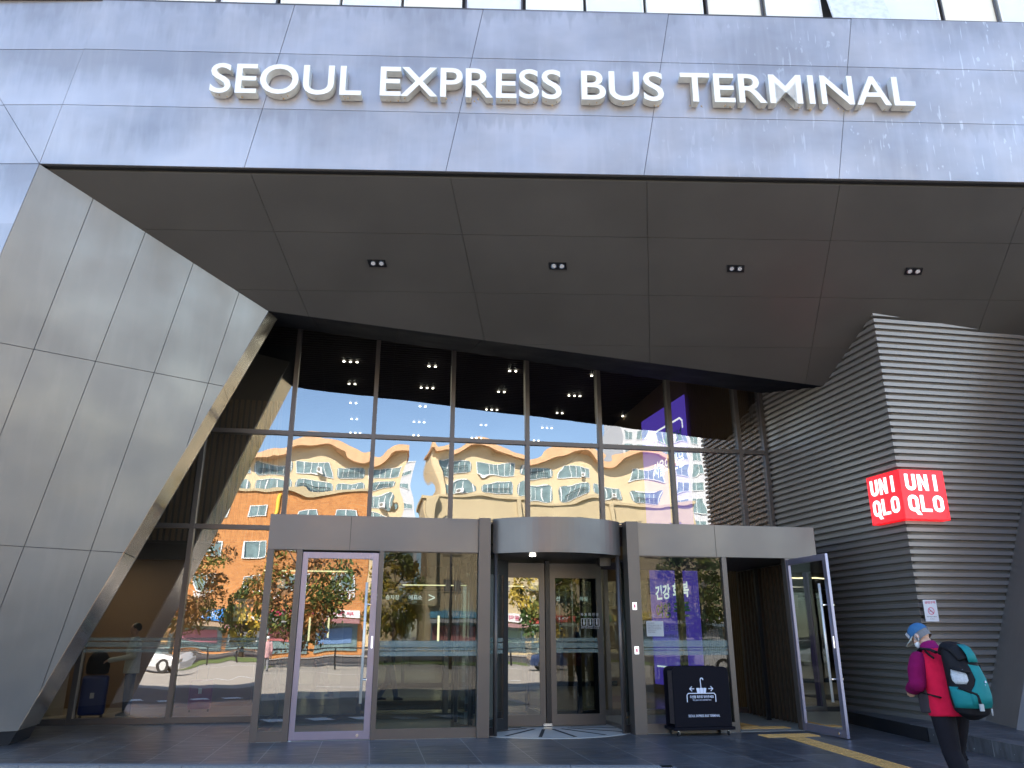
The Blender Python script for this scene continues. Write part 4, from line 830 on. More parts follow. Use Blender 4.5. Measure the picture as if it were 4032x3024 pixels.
# yellow gas pipes / buttresses on the brick front
for u in (-18.2, -8.8): mb = MB(); mb.tube([W(u, -65.8, 4), W(u + .1, -65.8, 16)], .14, 8); mb.build('drain_pipe', mat('yellow_pipe', (.65, .42, .04), .6), bk1)
mb = MB(); mb.ubox(7.4, 8.2, -68.9, -68.2, 4.4, 16.6); mb.ubox(18, 18.5, -68.9, -68.4, 4.4, 16.6); mb.ubox(29, 29.5, -68.9, -68.4, 4.4, 16.6); mb.build('buttress', M['beige'], bk2)
# street trees: leaf clusters on forked limbs
def tree(label, P, h, rad, cols, seed, n=2600, z0=.24):
    rnd = random.Random(seed); o = empty('street_tree', P, label, 'tree', 'autumn trees along the far pavement'); mb = MB(); tips = []
    mb.tube([P, P + Vector((.05, 0, h * .2)), P + Vector((0, .05, h * .42)), P + Vector((.05, .1, h * .7))], [.16, .13, .10, .04], 8)
    for k in range(9):
        a = k * 2.4; z = h * (z0 + .06 * k); e = P + Vector((math.cos(a) * rad * .7, math.sin(a) * rad * .7, z + h * .25)); s = P + Vector((0, 0, z)); mb.tube([s, lp(s, e, .5) + ZX * .2, e], [.06, .04, .02], 6); tips.append(e); tips.append(lp(s, e, .6))
    mb.build('trunk', mat('bark', (.10, .07, .05), .9) if 'bark' not in bpy.data.materials else bpy.data.materials['bark'], o)
    cl = MB(); cls = []
    for k in range(46):
        z = rnd.random(); rr = rad * math.sqrt(max(.05, 1 - (2 * z - 1) ** 2)) * (.55 + .5 * rnd.random()); a = rnd.random() * 6.283; cls.append((P + Vector((math.cos(a) * rr, math.sin(a) * rr, h * (z0 + (1 - z0) * z))), rad * rnd.uniform(.2, .42), k % len(cols)))
    for k in range(int(n * 1.7)):
        c, r, mi = cls[rnd.randrange(len(cls))]; d = Vector((rnd.gauss(0, 1), rnd.gauss(0, 1), rnd.gauss(0, .8))); p = c + d.normalized() * r * rnd.random() ** .4
        x = Vector((rnd.gauss(0, 1), rnd.gauss(0, 1), rnd.gauss(0, 1))).normalized(); y = x.orthogonal().normalized(); s = rnd.uniform(.08, .17); cl.m = mi; cl.face([p - x * s, p + y * s * .6, p + x * s, p - y * s * .6])
    cl.build('crown', cols, o)
LF = [mat('leaf_brown', (.20, .10, .04), .8), mat('leaf_rust', (.30, .13, .03), .8), mat('leaf_olive', (.16, .17, .03), .8), mat('leaf_yellow', (.45, .32, .04), .8), mat('leaf_green', (.07, .12, .03), .8)]
TR = [('large rusty brown street tree opposite the left glass panes', -11.6, -40, 9.2, 3.0, [0, 1, 2], 3200), ('small yellow green street tree before the brick building', -7.2, -42, 5.2, 1.5, [3, 2, 4], 1800), ('brown and olive street tree mirrored in the closed swing door', -2.6, -36, 8.0, 3.3, [0, 1, 4, 2], 3200), ('yellow street tree mirrored left of the revolving door', 3.2, -38, 6.6, 1.9, [3, 2, 3], 2400), ('yellow and green street tree mirrored in the revolving door leaf', 13.6, -38, 6.8, 2.2, [3, 4, 2], 2600), ('green street tree at the right end of the far pavement', 24, -40, 7.5, 2.4, [4, 2], 2400)]
for i, (lab, u, v, h, r, c, n) in enumerate(TR): tree(lab, W(u, v, -.14), h, r, [LF[k] for k in c], 11 + i, n)
# parked cars on the far side of the road
def car(label, P, ang, paint):
    Rm = Matrix.Rotation(ang, 3, 'Z'); T_ = lambda x, y, z: P + Rm @ Vector((x, y, z)); o = empty('parked_car', P, label, 'car', 'parked cars in the street')
    sec = [(-2.2, .35, .62, .78), (-2.1, .30, .86, .84), (-1.2, .28, .95, .88), (1.3, .28, .93, .88), (2.0, .30, .80, .82), (2.25, .38, .62, .74)]; mb = MB()
    ring = lambda x, z0, z1, w_: [T_(x, -w_, z0), T_(x, w_, z0), T_(x, w_ * 1.0, (z0 + z1) / 2 + .1), T_(x, w_ * .93, z1), T_(x, -w_ * .93, z1), T_(x, -w_, (z0 + z1) / 2 + .1)]
    rs = [ring(*s) for s in sec]
    for a, b in zip(rs, rs[1:]):
        for k in range(6): mb.face([a[k], b[k], b[(k + 1) % 6], a[(k + 1) % 6]])
    mb.face(rs[0]); mb.face(rs[-1][::-1]); mb.build('body', paint, o, bevel=.05)
    mb = MB(); b_ = [(-1.75, .92), (-1.15, 1.40), (.45, 1.42), (1.25, .93)]; lo = [T_(-1.75, -.8, .93), T_(1.25, -.8, .93), T_(1.25, .8, .93), T_(-1.75, .8, .93)]; hi = [T_(-1.2, -.64, 1.42), T_(.45, -.64, 1.42), T_(.45, .64, 1.42), T_(-1.2, .64, 1.42)]; mb.hexa(lo + hi); mb.build('glasshouse', M['aptglass'], o, bevel=.04)
    mb = MB(); mb.hexa([T_(-1.25, -.66, 1.40), T_(.5, -.66, 1.40), T_(.5, .66, 1.40), T_(-1.25, .66, 1.40), T_(-1.15, -.58, 1.47), T_(.4, -.58, 1.47), T_(.4, .58, 1.47), T_(-1.15, .58, 1.47)]); mb.build('roof', paint, o, bevel=.02)
    for x in (-1.4, 1.4):
        for y in (-.8, .8): mb = MB(); mb.tube([T_(x, y - .11, .33), T_(x, y + .11, .33)], .33, 16); wo = mb.build('wheel', M['joint'], o); mb = MB(); mb.tube([T_(x, y - .12, .33), T_(x, y + .12, .33)], .19, 12); mb.build('rim', M['steel'], wo)
    for y in (-.6, .6): mb = MB(); mb.box(T_(2.16, y, .66), (.12, .34, .14), Rm); mb.build('headlight', M['chrome'], o)
for lab, u, v, a, c in (('white parked car mirrored low in the left glass pane', -9.5, -24, .1, (.75, .75, .75)), ('silver parked car in front of the shops', -15.5, -25, .05, (.45, .46, .48)), ('dark blue parked car opposite the revolving door', 12, -26, .05, (.03, .05, .12)), ('second white parked car at the right of the street', 20, -25, 0, (.75, .75, .74))): car(lab, W(u, v, -.15), a + PSI, mat('car_paint', c, .25, .2, coat=.6))
# street lamps, railing
for i, u in enumerate((-18, 6, 30)):
    o = empty('street_lamp', W(u, -31, -.15), ['leftmost tall grey street lamp across the road', 'middle tall grey street lamp across the road', 'rightmost tall grey street lamp across the road'][i], 'street lamp', 'lamps across the road'); mb = MB(); mb.tube([W(u, -31, -.15), W(u, -31, 8), W(u + 1.6, -31, 8.6)], [.09, .06, .04], 8); mb.build('pole', M['frame'], o); mb = MB(); mb.box(W(u + 1.9, -31, 8.6), (.8, .28, .1), Matrix.Rotation(PSI, 3, 'Z')); mb.build('lamp_head', M['steel'], o)
o = empty('street_railing', W(-6, -32, -.15), 'low dark metal railing along the far pavement', 'railing'); mb = MB()
for i in range(31): mb.ubox(-30 + i * 2, -29.92 + i * 2, -32, -31.92, -.15, .95)
mb.build('railing_post', M['black'], o); mb = MB(); mb.ubox(-30, 30.1, -31.99, -31.93, .88, .95); mb.build('rail', M['black'], o); mb = MB(); mb.ubox(-30, 30.1, -31.99, -31.93, .42, .47); mb.build('rail', M['black'], o)
# ================================================================== PEOPLE
def skin_mesh(mb, name, m, parent, voxel=.012, smooth=4):
    """fuse overlapping lofts into one continuous smooth surface"""
    o = mb.build('tmp', m, loc=wl(parent)); r = o.modifiers.new('r', 'REMESH'); r.mode = 'VOXEL'; r.voxel_size = voxel; s = o.modifiers.new('s', 'SMOOTH'); s.iterations = smooth; s.factor = .5
    dg = bpy.context.evaluated_depsgraph_get(); me = bpy.data.meshes.new_from_object(o.evaluated_get(dg)); bpy.data.objects.remove(o)
    for p in me.polygons: p.use_smooth = True
    me.materials.clear(); me.materials.append(m); q = bpy.data.objects.new(name, me); COL.objects.link(q); q.parent = parent; return q
SKIN = mat('skin', (.58, .34, .24), .55, var=.08, vs=20); MASK = mat('mask_white', (.78, .80, .82), .7); HAIR = mat('grey_hair', (.16, .16, .17), .7, var=.5, vs=60, stretch=(1, 1, 3)); BHAIR = mat('black_hair', (.015, .013, .012), .5)
def cloth(name, c, rough=.85, vs=6): return mat(name, c, rough, var=.22, vs=vs, bump=.5, bs=9, spec=.12)
def limb(mb, pts, rs, side=(1, 0, 0), n=14): mb.tube(pts, rs, n, side=side); [mb.ball(p, (r if not isinstance(r, tuple) else min(r)) * .99, 10, 7) for p, r in zip(pts, rs)]
def hand(mb, wr, d, up, s=1., curl=.5, sgn=1):
    """palm, four bent fingers of unequal length and a thumb; d = direction, up = back-of-hand normal"""
    d = d.normalized(); up = (up - d * up.dot(d)).normalized(); sd_ = d.cross(up) * sgn
    mb.tube([wr, wr + d * .03 * s, wr + d * .085 * s], [(.026 * s, .018 * s), (.034 * s, .017 * s), (.038 * s, .014 * s)], 10, side=sd_)
    for i, L in enumerate((.068, .078, .072, .056)):
        b = wr + d * .08 * s + sd_ * (.027 - .018 * i) * s; dd = d; pts = [b]
        for j, f in enumerate((.45, .32, .23)): dd = (dd - up * curl * (.7 + .3 * j)).normalized(); pts.append(pts[-1] + dd * L * f * s)
        mb.tube(pts, [.0090 * s, .0085 * s, .008 * s, .0065 * s], 8)
        mb.ball(pts[-1], .0065 * s, 6, 5)
    b = wr + d * .025 * s + sd_ * .026 * s; t1 = (d + sd_ * .9 - up * .3).normalized(); t2 = (d + sd_ * .1 - up * .6).normalized(); mb.tube([b, b + t1 * .035 * s, b + t1 * .035 * s + t2 * .03 * s], [.012 * s, .010 * s, .008 * s], 8)
def head(mb, c, rot, s=1.):
    q = lambda x, y, z: c + rot @ (Vector((x, y, z)) * s)
    mb.ball(q(0, -.008, .02), (.076 * s, .094 * s, .098 * s), 18, 14, rot); mb.ball(q(0, .018, -.045), (.058 * s, .068 * s, .068 * s), 14, 10, rot); mb.ball(q(0, .05, -.085), (.03 * s, .028 * s, .022 * s), 10, 8, rot)
    mb.ball(q(0, .092, -.022), (.013 * s, .020 * s, .014 * s), 8, 6, rot); mb.tube([q(0, .078, .018), q(0, .098, -.02)], [.009 * s, .012 * s], 8)
    mb.ball(q(0, .078, .022), (.045 * s, .016 * s, .010 * s), 10, 6, rot); mb.ball(q(0, .078, -.055), (.024 * s, .012 * s, .008 * s), 8, 6, rot)
    for k in (-1, 1): mb.ball(q(.078 * k, -.012, -.012), (.010 * s, .020 * s, .032 * s), 10, 8, rot); mb.ball(q(.045 * k, .055, -.03), (.022 * s, .02 * s, .02 * s), 8, 6, rot)
# --- the man with the backpack
PP = Vector((4.19, 8.0, 0)); TH = R(10); RP = Matrix.Rotation(TH, 3, 'Z'); X = lambda x, y, z: PP + RP @ Vector((x, y, z)); DX = RP @ Vector((1, 0, 0))
MAN = empty('person', PP, 'person in blue cap, white mask and red fleece vest walking with bowed head', 'person')
hr = RP @ Matrix.Rotation(R(24), 3, 'Z') @ Matrix.Rotation(R(-38), 3, 'X'); HC = X(-.02, .235, 1.505)
body = MB(); head(body, HC, hr, 1.0)
limb(body, [X(0, .10, 1.34), X(0, .15, 1.41), X(-.01, .20, 1.47)], [.06, .056, .055], DX)
body.tube([X(0, -.01, .82), X(0, .0, .95), X(0, .03, 1.1), X(0, .08, 1.25), X(0, .11, 1.34)], [(.15, .10), (.14, .10), (.15, .11), (.17, .11), (.09, .07)], 18, side=DX)
sl_, el_, wr_ = X(-.185, .09, 1.29), X(-.275, .03, 1.06), X(-.22, .24, 1.0)
sr_, er_, wr2 = X(.18, .10, 1.29), X(.25, .14, 1.04), X(.06, .36, .99)
limb(body, [sl_, el_, wr_], [.048, .038, .026]); limb(body, [sr_, er_, wr2], [.048, .038, .026])
hand(body, wr_, X(-.15, .33, .97) - wr_, Vector((0, 0, 1)), 1.0, .6, 1); hand(body, wr2, X(-.04, .43, .97) - wr2, Vector((0, 0, 1)), 1.0, .6, -1)
hipL, kL, aL_ = X(-.085, .0, .84), X(-.10, -.07, .46), X(-.10, -.26, .10); hipR, kR, aR_ = X(.085, .0, .84), X(.09, .12, .45), X(.09, .10, .07)
limb(body, [hipL, kL, aL_], [.085, .055, .04]); limb(body, [hipR, kR, aR_], [.085, .055, .04])
for a, e in ((aL_, .03), (aR_, 0)): body.tube([a + Vector((0, 0, -.02)), a + RP @ Vector((0, .09, -.035 - e)), a + RP @ Vector((0, .18, -.05 - e))], [(.04, .035), (.045, .03), (.035, .018)], 10, side=DX)
skin_mesh(body, 'body', SKIN, MAN, .008, 3)
# trousers
tr_ = MB(); tr_.tube([X(0, -.01, .80), X(0, -.005, .90), X(0, .0, 1.0)], [(.175, .135), (.178, .14), (.165, .13)], 20, side=DX)
limb(tr_, [hipL, lp(hipL, kL, .5) + Vector((0, 0, 0)), kL, lp(kL, aL_, .5) + RP @ Vector((0, .01, 0)), aL_ + ZX * .02], [.112, .10, .082, .078, .078]); limb(tr_, [hipR, lp(hipR, kR, .5), kR, lp(kR, aR_, .5), aR_ + ZX * .02], [.112, .10, .082, .078, .078])
for k in range(16):   # soft folds
    t = random.random(); L_a = random.choice(((hipL, kL), (kL, aL_), (hipR, kR), (kR, aR_))); p = lp(L_a[0], L_a[1], t); a = random.random() * 6.28; o_ = Vector((math.cos(a), math.sin(a), 0)) * .066
    tr_.tube([p + o_ + Vector((-.02, .03, .04)), p + o_ * 1.12, p + o_ + Vector((.03, -.02, -.05))], [.006, .016, .006], 6)
skin_mesh(tr_, 'trousers', cloth('trousers_black', (.012, .011, .015)), MAN, .011, 3)
for a, e in ((aL_, .03), (aR_, 0)): sh = MB(); sh.tube([a + RP @ Vector((0, -.05, -.03)), a + RP @ Vector((0, .02, -.03)), a + RP @ Vector((0, .12, -.045 - e)), a + RP @ Vector((0, .21, -.055 - e))], [(.035, .04), (.05, .05), (.052, .04), (.035, .022)], 14, side=DX); sh.build('shoe', M['navy'], MAN)
# fleece vest with high collar, purple sleeves
ve = MB(); ve.tube([X(0, -.015, .775), X(0, -.01, .86), X(0, .0, .98), X(0, .025, 1.10), X(0, .065, 1.22), X(0, .10, 1.31), X(0, .125, 1.365)], [(.205, .165), (.212, .17), (.205, .165), (.205, .165), (.205, .155), (.175, .12), (.10, .085)], 28, side=DX)
ve.ball(X(-.165, .095, 1.285), (.075, .08, .065), 14, 10, RP); ve.ball(X(.165, .095, 1.285), (.075, .08, .065), 14, 10, RP)
for k in range(10): a = R(random.uniform(100, 260)); z = random.uniform(.85, 1.2); c_ = X(.19 * math.sin(a), .0 + .15 * math.cos(a) + (z - .98) * .2, z); ve.tube([c_ + ZX * .06, c_, c_ - ZX * .07 + RP @ Vector((.02, 0, 0))], [.004, .018, .004], 6)
vo = skin_mesh(ve, 'fleece_vest', cloth('fleece_red', (.62, .012, .05), .95, 14), MAN, .012, 4)
sp_ = MB(); sp_.tube([X(-.20, .06, .80), X(-.205, .07, .95), X(-.20, .09, 1.08)], [(.02, .085), (.02, .08), (.02, .05)], 12, side=DX); skin_mesh(sp_, 'side_panel', cloth('fleece_black', (.05, .04, .045), .95), MAN, .010, 3)
cl_ = MB(); cl_.tube([X(0, .105, 1.335), X(0, .14, 1.385), X(0, .165, 1.43)], [(.105, .095), (.088, .082), (.080, .076)], 22, side=DX); skin_mesh(cl_, 'collar', cloth('fleece_magenta', (.22, .01, .10), .95), MAN, .009, 2)
for (s_, e_2, w_2) in ((sl_, el_, wr_), (sr_, er_, wr2)):
    sv = MB(); limb(sv, [s_ + ZX * -.005, lp(s_, e_2, .45) + RP @ Vector((-.012, 0, 0)), e_2, lp(e_2, w_2, .5) + Vector((0, 0, -.008)), lp(e_2, w_2, .93)], [.078, .084, .078, .068, .046]); skin_mesh(sv, 'sleeve', cloth('sleeve_purple', (.185, .006, .07), .95, 14), MAN, .010, 4)
# cap, hair, mask
q_ = lambda x, y, z: HC + hr @ Vector((x, y, z))
cp_ = MB()
n_, m_ = 24, 8; rings = []
for j in range(m_ + 1):
    ph = math.pi / 2 * j / m_; rings.append([q_(.087 * math.cos(ph) * math.cos(2 * math.pi * a / n_), -.006 + .107 * math.cos(ph) * math.sin(2 * math.pi * a / n_), .028 + .096 * math.sin(ph)) for a in range(n_)])
rings.insert(0, [q_(.087 * math.cos(2 * math.pi * a / n_), -.006 + .107 * math.sin(2 * math.pi * a / n_), .012) for a in range(n_)])
for j in range(len(rings) - 1):
    for a in range(n_): cp_.face([rings[j][a], rings[j][(a + 1) % n_], rings[j + 1][(a + 1) % n_], rings[j + 1][a]], True)
co = cp_.build('cap', mat('cap_blue', (.025, .12, .27), .8, var=.15, vs=30), MAN)
mb = MB(); mb.ball(q_(0, -.006, .126), .008, 8, 6); mb.build('button', M['navy'], co)
mb = MB(); pts = []
for a in range(0, 13): th = R(15 + 150 * a / 12); pts.append((th,))
inn = [q_(.085 * math.cos(t), .0 + .100 * math.sin(t), .018) for (t,) in pts]; out_ = [q_(.080 * math.cos(t), .02 + .165 * math.sin(t), -.004 + .012 * math.sin(t)) for (t,) in pts]
for a in range(12): mb.prism([inn[a], inn[a + 1], out_[a + 1], out_[a]], hr @ Vector((0, 0, -.006)))
mb.build('visor', mat('visor_grey', (.42, .42, .36), .7), co)
mb = MB(); f_ = [q_(.091 * math.cos(t), -.006 + .111 * math.sin(t), zz) for t, zz in ((R(150), .03), (R(118), .03), (R(118), .085), (R(150), .08))]; mb.face(f_); mb.build('cap_patch', M['plate'], co)
hb = MB()
for j in range(7):
    for a in range(n_):
        t0, t1 = R(-200 + 220 * a / n_ ), R(-200 + 220 * (a + 1) / n_); zz0, zz1 = .03 - .085 * j / 7, .03 - .085 * (j + 1) / 7; rr0 = 1 - .05 * (j / 7) ** 2; rr1 = 1 - .05 * ((j + 1) / 7) ** 2
        hb.face([q_(.081 * rr0 * math.cos(t0), -.010 + .099 * rr0 * math.sin(t0), zz0), q_(.081 * rr0 * math.cos(t1), -.010 + .099 * rr0 * math.sin(t1), zz0), q_(.081 * rr1 * math.cos(t1), -.010 + .099 * rr1 * math.sin(t1), zz1), q_(.081 * rr1 * math.cos(t0), -.010 + .099 * rr1 * math.sin(t0), zz1)], True)
hb.build('hair', HAIR, MAN)
mk_ = MB(); mk_.ball(q_(0, .052, -.058), (.060, .052, .052), 16, 12, hr); mo = mk_.build('face_mask', MASK, MAN)
for k in (-1, 1): mb = MB(); mb.tube([q_(.055 * k, .06, -.03), q_(.079 * k, .02, -.015), q_(.088 * k, -.012, .012), q_(.088 * k, -.022, -.012), q_(.078 * k, .0, -.05), q_(.056 * k, .05, -.078)], .0025, 6); mb.build('ear_loop', MASK, mo)
# --- backpack (held, so a thing of its own)
BP = empty('backpack', X(.0, -.24, .80), 'teal and black hiking backpack with mesh side pocket on the back of the walking person', 'backpack')
TEAL = cloth('nylon_teal', (.015, .20, .21), .6); BLK = cloth('nylon_black', (.012, .012, .015), .6, 12)
def bpx(x, y, z): return X(x * .93 - .005, (y + .03) * .96 + (z - 1.1) * .09, z + .02)     # leans with the back
bm_ = MB(); bm_.tube([bpx(.03, -.25, .775), bpx(.03, -.29, .82), bpx(.03, -.31, .95), bpx(.03, -.30, 1.10), bpx(.02, -.275, 1.25), bpx(.01, -.24, 1.36), bpx(0, -.21, 1.405)], [(.09, .06), (.165, .125), (.185, .15), (.175, .145), (.155, .12), (.13, .095), (.07, .05)], 28, side=DX)
bo = skin_mesh(bm_, 'main_bag', BLK, BP, .011, 4)
lid = MB(); lid.tube([bpx(.0, -.15, 1.31), bpx(.01, -.22, 1.385), bpx(.01, -.33, 1.36), bpx(.02, -.40, 1.27)], [(.11, .04), (.13, .055), (.125, .05), (.10, .03)], 18, side=DX); skin_mesh(lid, 'lid', BLK, BP, .010, 4)
# teal front panel: broad at the bottom, narrowing upward
def shell(par, name, m, prof, off=.006, K=10):
    mb = MB(); rows = []
    for (z, cy, rx, ry, t0, t1, cx) in prof: rows.append([bpx(cx + (rx + off) * math.sin(R(t0 + (t1 - t0) * k / K)), cy - (ry + off) * math.cos(R(t0 + (t1 - t0) * k / K)), z) for k in range(K + 1)])
    i0 = len(mb.v)
    for a, b in zip(rows, rows[1:]):
        for k in range(K): mb.face([a[k], a[k + 1], b[k + 1], b[k]], True)
    o = mb.build(name, m, par); bm = bmesh.new(); bm.from_mesh(o.data); bmesh.ops.remove_doubles(bm, verts=bm.verts, dist=.0005); bmesh.ops.recalc_face_normals(bm, faces=bm.faces); bm.to_mesh(o.data); bm.free()
    s = o.modifiers.new('t', 'SOLIDIFY'); s.thickness = .008; s.offset = 0; return o
shell(BP, 'front_panel', TEAL, [(.88, -.305, .178, .143, -32, 64, .03), (.95, -.31, .185, .15, -32, 66, .03), (1.0, -.308, .183, .149, -28, 64, .03), (1.05, -.304, .180, .147, -14, 60, .03), (1.10, -.30, .175, .145, -6, 56, .03), (1.20, -.284, .161, .129, -6, 52, .023), (1.30, -.258, .143, .107, -12, 50, .016), (1.36, -.24, .13, .095, -18, 46, .01)], .012)
shell(BP, 'lid_panel', TEAL, [(1.25, -.275, .15, .145, -8, 48, .02), (1.32, -.255, .14, .165, -10, 46, .015), (1.375, -.24, .13, .15, -12, 42, .01), (1.405, -.22, .11, .11, -12, 38, .01)], .016)
shell(BP, 'lower_panel', TEAL, [(.855, -.30, .173, .137, -92, 64, .03), (.90, -.307, .18, .146, -94, 64, .03), (.95, -.31, .185, .15, -96, 40, .03), (.99, -.308, .183, .149, -98, -10, .03), (1.035, -.305, .181, .148, -98, -58, .03)], .010)
pk = shell(BP, 'mesh_pocket', mat('mesh_silver', (.45, .47, .5), .6, var=.5, vs=60), [(1.06, -.303, .179, .146, -66, -36, .03), (1.09, -.302, .178, .146, -76, -28, .03), (1.14, -.295, .17, .138, -76, -26, .027), (1.185, -.287, .163, .131, -70, -32, .024)], .014, 8)
for zz0, t0_, zz1, t1_ in ((1.035, -60, .97, -14), (.97, -14, .885, -10), (1.2, -75, 1.16, -20)):
    p = [bpx(.03 + .195 * math.sin(R(lerp)), -.305 - .163 * math.cos(R(lerp)), zz) for lerp, zz in ((t0_, zz0), ((t0_ + t1_) / 2, (zz0 + zz1) / 2), (t1_, zz1))]
    mb = MB(); mb.tube(p, (.012 if zz0 > 1.1 else .014), 8); mb.build('compression_strap', BLK, BP)
mb = MB(); c_ = bpx(.03 + .195 * math.sin(R(-10)), -.305 - .168 * math.cos(R(-10)), .865); mb.box(c_, (.035, .018, .06), RP); mb.build('buckle', M['paper'], BP)
for t_ in (32, 38):
    mb = MB(); c_ = bpx(.03 + .188 * math.sin(R(t_)), -.30 - .152 * math.cos(R(t_)), .82); mb.tube([c_ + ZX * .03, c_ - ZX * .03], .005, 6); mb.build('zip_pull', M['paper'], BP)
mb = MB(); a_ = [bpx(.0, -.335, 1.35), bpx(.03, -.36, 1.345), bpx(.05, -.37, 1.33)]; mb.tube(a_, .010, 8); mb.build('clip', M['paper'], BP)
tt = text_obj('emblem', 'Gilmour', M['bluewhite'], BP, bpx(.03 + .19 * math.sin(R(22)), -.305 - .163 * math.cos(R(22)), 1.045), (RP @ Vector((math.cos(R(30)), math.sin(R(30)), 0))), ZX + VX * .16, width=.065, height=.016, depth=.004, offset=.012)
mb = MB(); c_ = bpx(.03 + .19 * math.sin(R(27)), -.305 - .166 * math.cos(R(27)), 1.072); e2 = RP @ Vector((math.cos(R(32)), math.sin(R(32)), 0)); mb.prism([c_ - e2 * .02, c_ + e2 * .02, c_ + e2 * .008 + ZX * .014, c_ - e2 * .004 + ZX * .02], e2.cross(ZX) * .004); mb.build('emblem', M['bluewhite'], BP)
for k in (-1, 1):
    mb = MB(); mb.tube([bpx(.10 * k, -.13, 1.33), X(.12 * k, -.02, 1.375), X(.135 * k, .09, 1.385), X(.145 * k, .19, 1.30), X(.14 * k, .235, 1.18), X(.17 * k, .20, 1.05), X(.21 * k, .06, .98), bpx(.19 * k, -.16, .93)], [(.028, .012)] * 4 + [(.018, .008)] * 4, 10, side=DX); mb.build('shoulder_strap', BLK, BP)
mb = MB(); mb.tube([bpx(-.17, -.16, 1.28), X(-.15, -.05, 1.32), X(-.14, .03, 1.36)], .010, 8); mb.build('load_strap', BLK, BP)
mb = MB(); mb.tube([bpx(.21, -.31, 1.22), bpx(.225, -.32, 1.12), bpx(.22, -.33, .98)], .009, 8); mb.build('side_cord', BLK, BP)
# --- people inside the building
def standing(label, P, ang, h, top, bottom, hairm, pose='stand', coat=.78, arm=None):
    Rr = Matrix.Rotation(ang, 3, 'Z'); k = h / 1.72; Y = lambda x, y, z: P + Rr @ (Vector((x, y, z)) * k); dx = Rr @ Vector((1, 0, 0)); o = empty('person', P, label, 'person')
    b = MB(); hc_ = Y(0, .03, 1.60); head(b, hc_, Rr, k); limb(b, [Y(0, 0, 1.40), Y(0, .02, 1.50)], [.05 * k, .048 * k]); b.tube([Y(0, 0, .9), Y(0, 0, 1.1), Y(0, 0, 1.3), Y(0, 0, 1.42)], [(.14 * k, .09 * k), (.13 * k, .09 * k), (.16 * k, .10 * k), (.08 * k, .06 * k)], 16, side=dx)
    f = .22 if pose == 'walk' else .02
    lg = [(Y(-.09, 0, .88), Y(-.095, f * .5, .48), Y(-.1, -f * .2 if pose == 'stand' else f * .9, .09)), (Y(.09, 0, .88), Y(.095, -f * .1, .47), Y(.1, -f, .11 if pose == 'walk' else .09))]
    ar = [(Y(-.19, 0, 1.38), Y(-.25, -.02, 1.10), arm[0](Y) if arm and arm[0] else Y(-.25, .10, .86)), (Y(.19, 0, 1.38), Y(.25, -.02, 1.10), arm[1](Y) if arm and arm[1] else Y(.25, .10, .86))]
    for l in lg: limb(b, list(l), [.08 * k, .052 * k, .038 * k])
    for i, a in enumerate(ar): limb(b, list(a), [.046 * k, .037 * k, .026 * k]); hand(b, a[2], a[2] - a[1], Rr @ Vector((0, 1, 0)), k, .4, 1 if i else -1)
    skin_mesh(b, 'body', SKIN, o, .012, 2)
    t_ = MB(); t_.tube([Y(0, 0, .84), Y(0, 0, 1.0)], [(.155 * k, .115 * k), (.15 * k, .11 * k)], 16, side=dx); [limb(t_, [l[0], l[1], l[2] + ZX * .02], [.095 * k, .075 * k, .065 * k]) for l in lg]; skin_mesh(t_, 'trousers', bottom, o, .016, 2)
    j_ = MB(); j_.tube([Y(0, 0, coat), Y(0, 0, 1.0), Y(0, 0, 1.2), Y(0, .0, 1.36), Y(0, .01, 1.46)], [(.19 * k, .15 * k), (.18 * k, .14 * k), (.19 * k, .14 * k), (.18 * k, .11 * k), (.075 * k, .07 * k)], 20, side=dx); [limb(j_, [a[0], a[1], lp(a[1], a[2], .92)], [.07 * k, .066 * k, .048 * k]) for a in ar]; skin_mesh(j_, 'jacket', top, o, .016, 2)
    hh = MB(); hh.ball(hc_ + Rr @ Vector((0, -.022, .035)) * k, (.084 * k, .094 * k, .092 * k), 16, 10, Rr); hh.build('hair', hairm, o)
    for l in lg: sh = MB(); a = l[2]; sh.tube([a + Rr @ Vector((0, -.06, -.04)), a + Rr @ Vector((0, .03, -.04)), a + Rr @ Vector((0, .17, -.06))], [(.035, .04), (.048, .042), (.036, .022)], 12, side=dx); sh.build('shoe', M['navy'], o)
    return o
standing('person in pale quilted jacket with a suitcase behind the leftmost glass panes', W(-2.95, 4.45, .006), R(100) + PSI, 1.75, cloth('jacket_pale', (.66, .66, .62)), cloth('jeans_dark', (.02, .025, .05)), BHAIR, arm=[lambda Y: Y(-.20, .42, 1.02), None])
standing('person in long black coat standing inside beyond the revolving door', W(4.42, 8.3, .006), R(-20), 1.74, cloth('coat_black', (.012, .012, .014)), cloth('trousers_dark', (.012, .012, .015)), BHAIR, coat=.5)
standing('person in black walking inside behind the closed swing door', W(.55, 8.6, .006), R(75), 1.72, cloth('jacket_navy', (.02, .025, .04)), cloth('trousers_navy', (.015, .016, .03)), BHAIR, pose='walk')
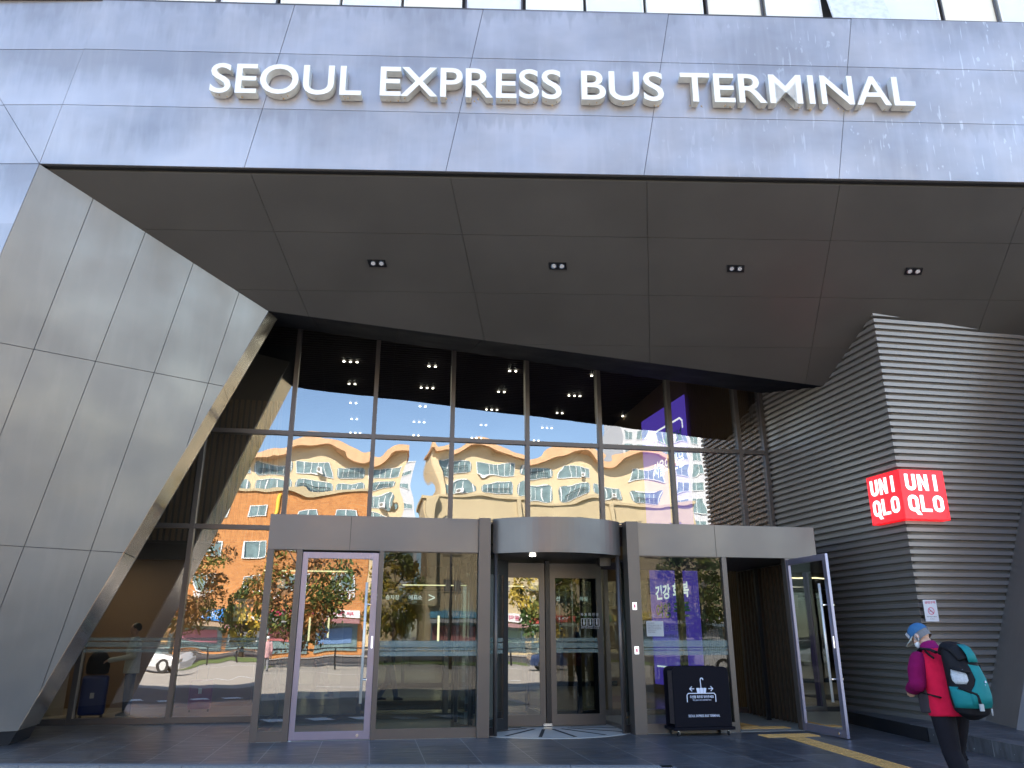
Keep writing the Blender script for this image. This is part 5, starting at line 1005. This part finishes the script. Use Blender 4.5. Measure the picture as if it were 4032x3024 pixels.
standing('person in dark blue walking through the concourse behind the wide fixed pane', W(2.2, 7.4, .006), R(-80), 1.70, cloth('jacket_blue', (.02, .05, .14)), cloth('trousers_blue', (.02, .04, .10)), BHAIR, pose='walk')
standing('person in pink jacket waiting on the sunlit far pavement', W(-3.4, -30, -.145), R(180), 1.66, cloth('jacket_pink', (.6, .35, .36)), cloth('trousers_grey', (.25, .25, .27)), M['white'])
def suitcase(label, P, c, h=.72, handle=True):
    o = empty('suitcase', P, label, 'suitcase'); mb = MB(); Rz = Matrix.Rotation(PSI + .2, 3, 'Z'); mb.box(P + ZX * (h / 2 + .05), (.46, .28, h), Rz); mb.build('shell', mat('case_shell', c, .35, var=.2, vs=8), o, bevel=.05)
    for x in (-.18, .18):
        for y in (-.1, .1): mb = MB(); p = P + Rz @ Vector((x, y, .026)); mb.tube([p - Rz @ Vector((.014, 0, 0)), p + Rz @ Vector((.014, 0, 0))], .026, 10); mb.build('wheel', M['joint'], o)
    mb = MB(); [mb.tube([P + Rz @ Vector((x, .1, h + .02)), P + Rz @ Vector((x, .1, h + .33))], .009, 8) for x in (-.11, .11)]; mb.tube([P + Rz @ Vector((-.12, .1, h + .33)), P + Rz @ Vector((.12, .1, h + .33))], .012, 8); mb.build('handle', M['black'], o)
    mb = MB(); mb.prism([P + Rz @ Vector((x, -.147, z)) for x, z in ((-.05, .36), (.02, .36), (.02, .46), (-.05, .46))], Rz @ Vector((0, -.002, 0))); mb.build('sticker', M['plate'], o)
suitcase('large dark blue suitcase on wheels held by the person in the pale jacket', W(-3.52, 4.25, .006), (.02, .045, .22)); suitcase('smaller magenta suitcase on wheels behind the left glass', W(-1.75, 5.3, .006), (.28, .02, .09), .58)
mb = MB(); q0_ = W(-3.52, 4.25, 0); mb.tube([q0_ + ZX * .79, q0_ + ZX * .82, q0_ + ZX * .95, q0_ + ZX * 1.10, q0_ + ZX * 1.19, q0_ + ZX * 1.22], [(.16, .10), (.21, .14), (.22, .15), (.19, .13), (.12, .09), (.05, .04)], 18, side=UX); tag(mb.build('shoulder_bag', BLK, loc=W(-3.52, 4.25, .8)), 'soft black bag lying on top of the dark blue suitcase', 'bag')
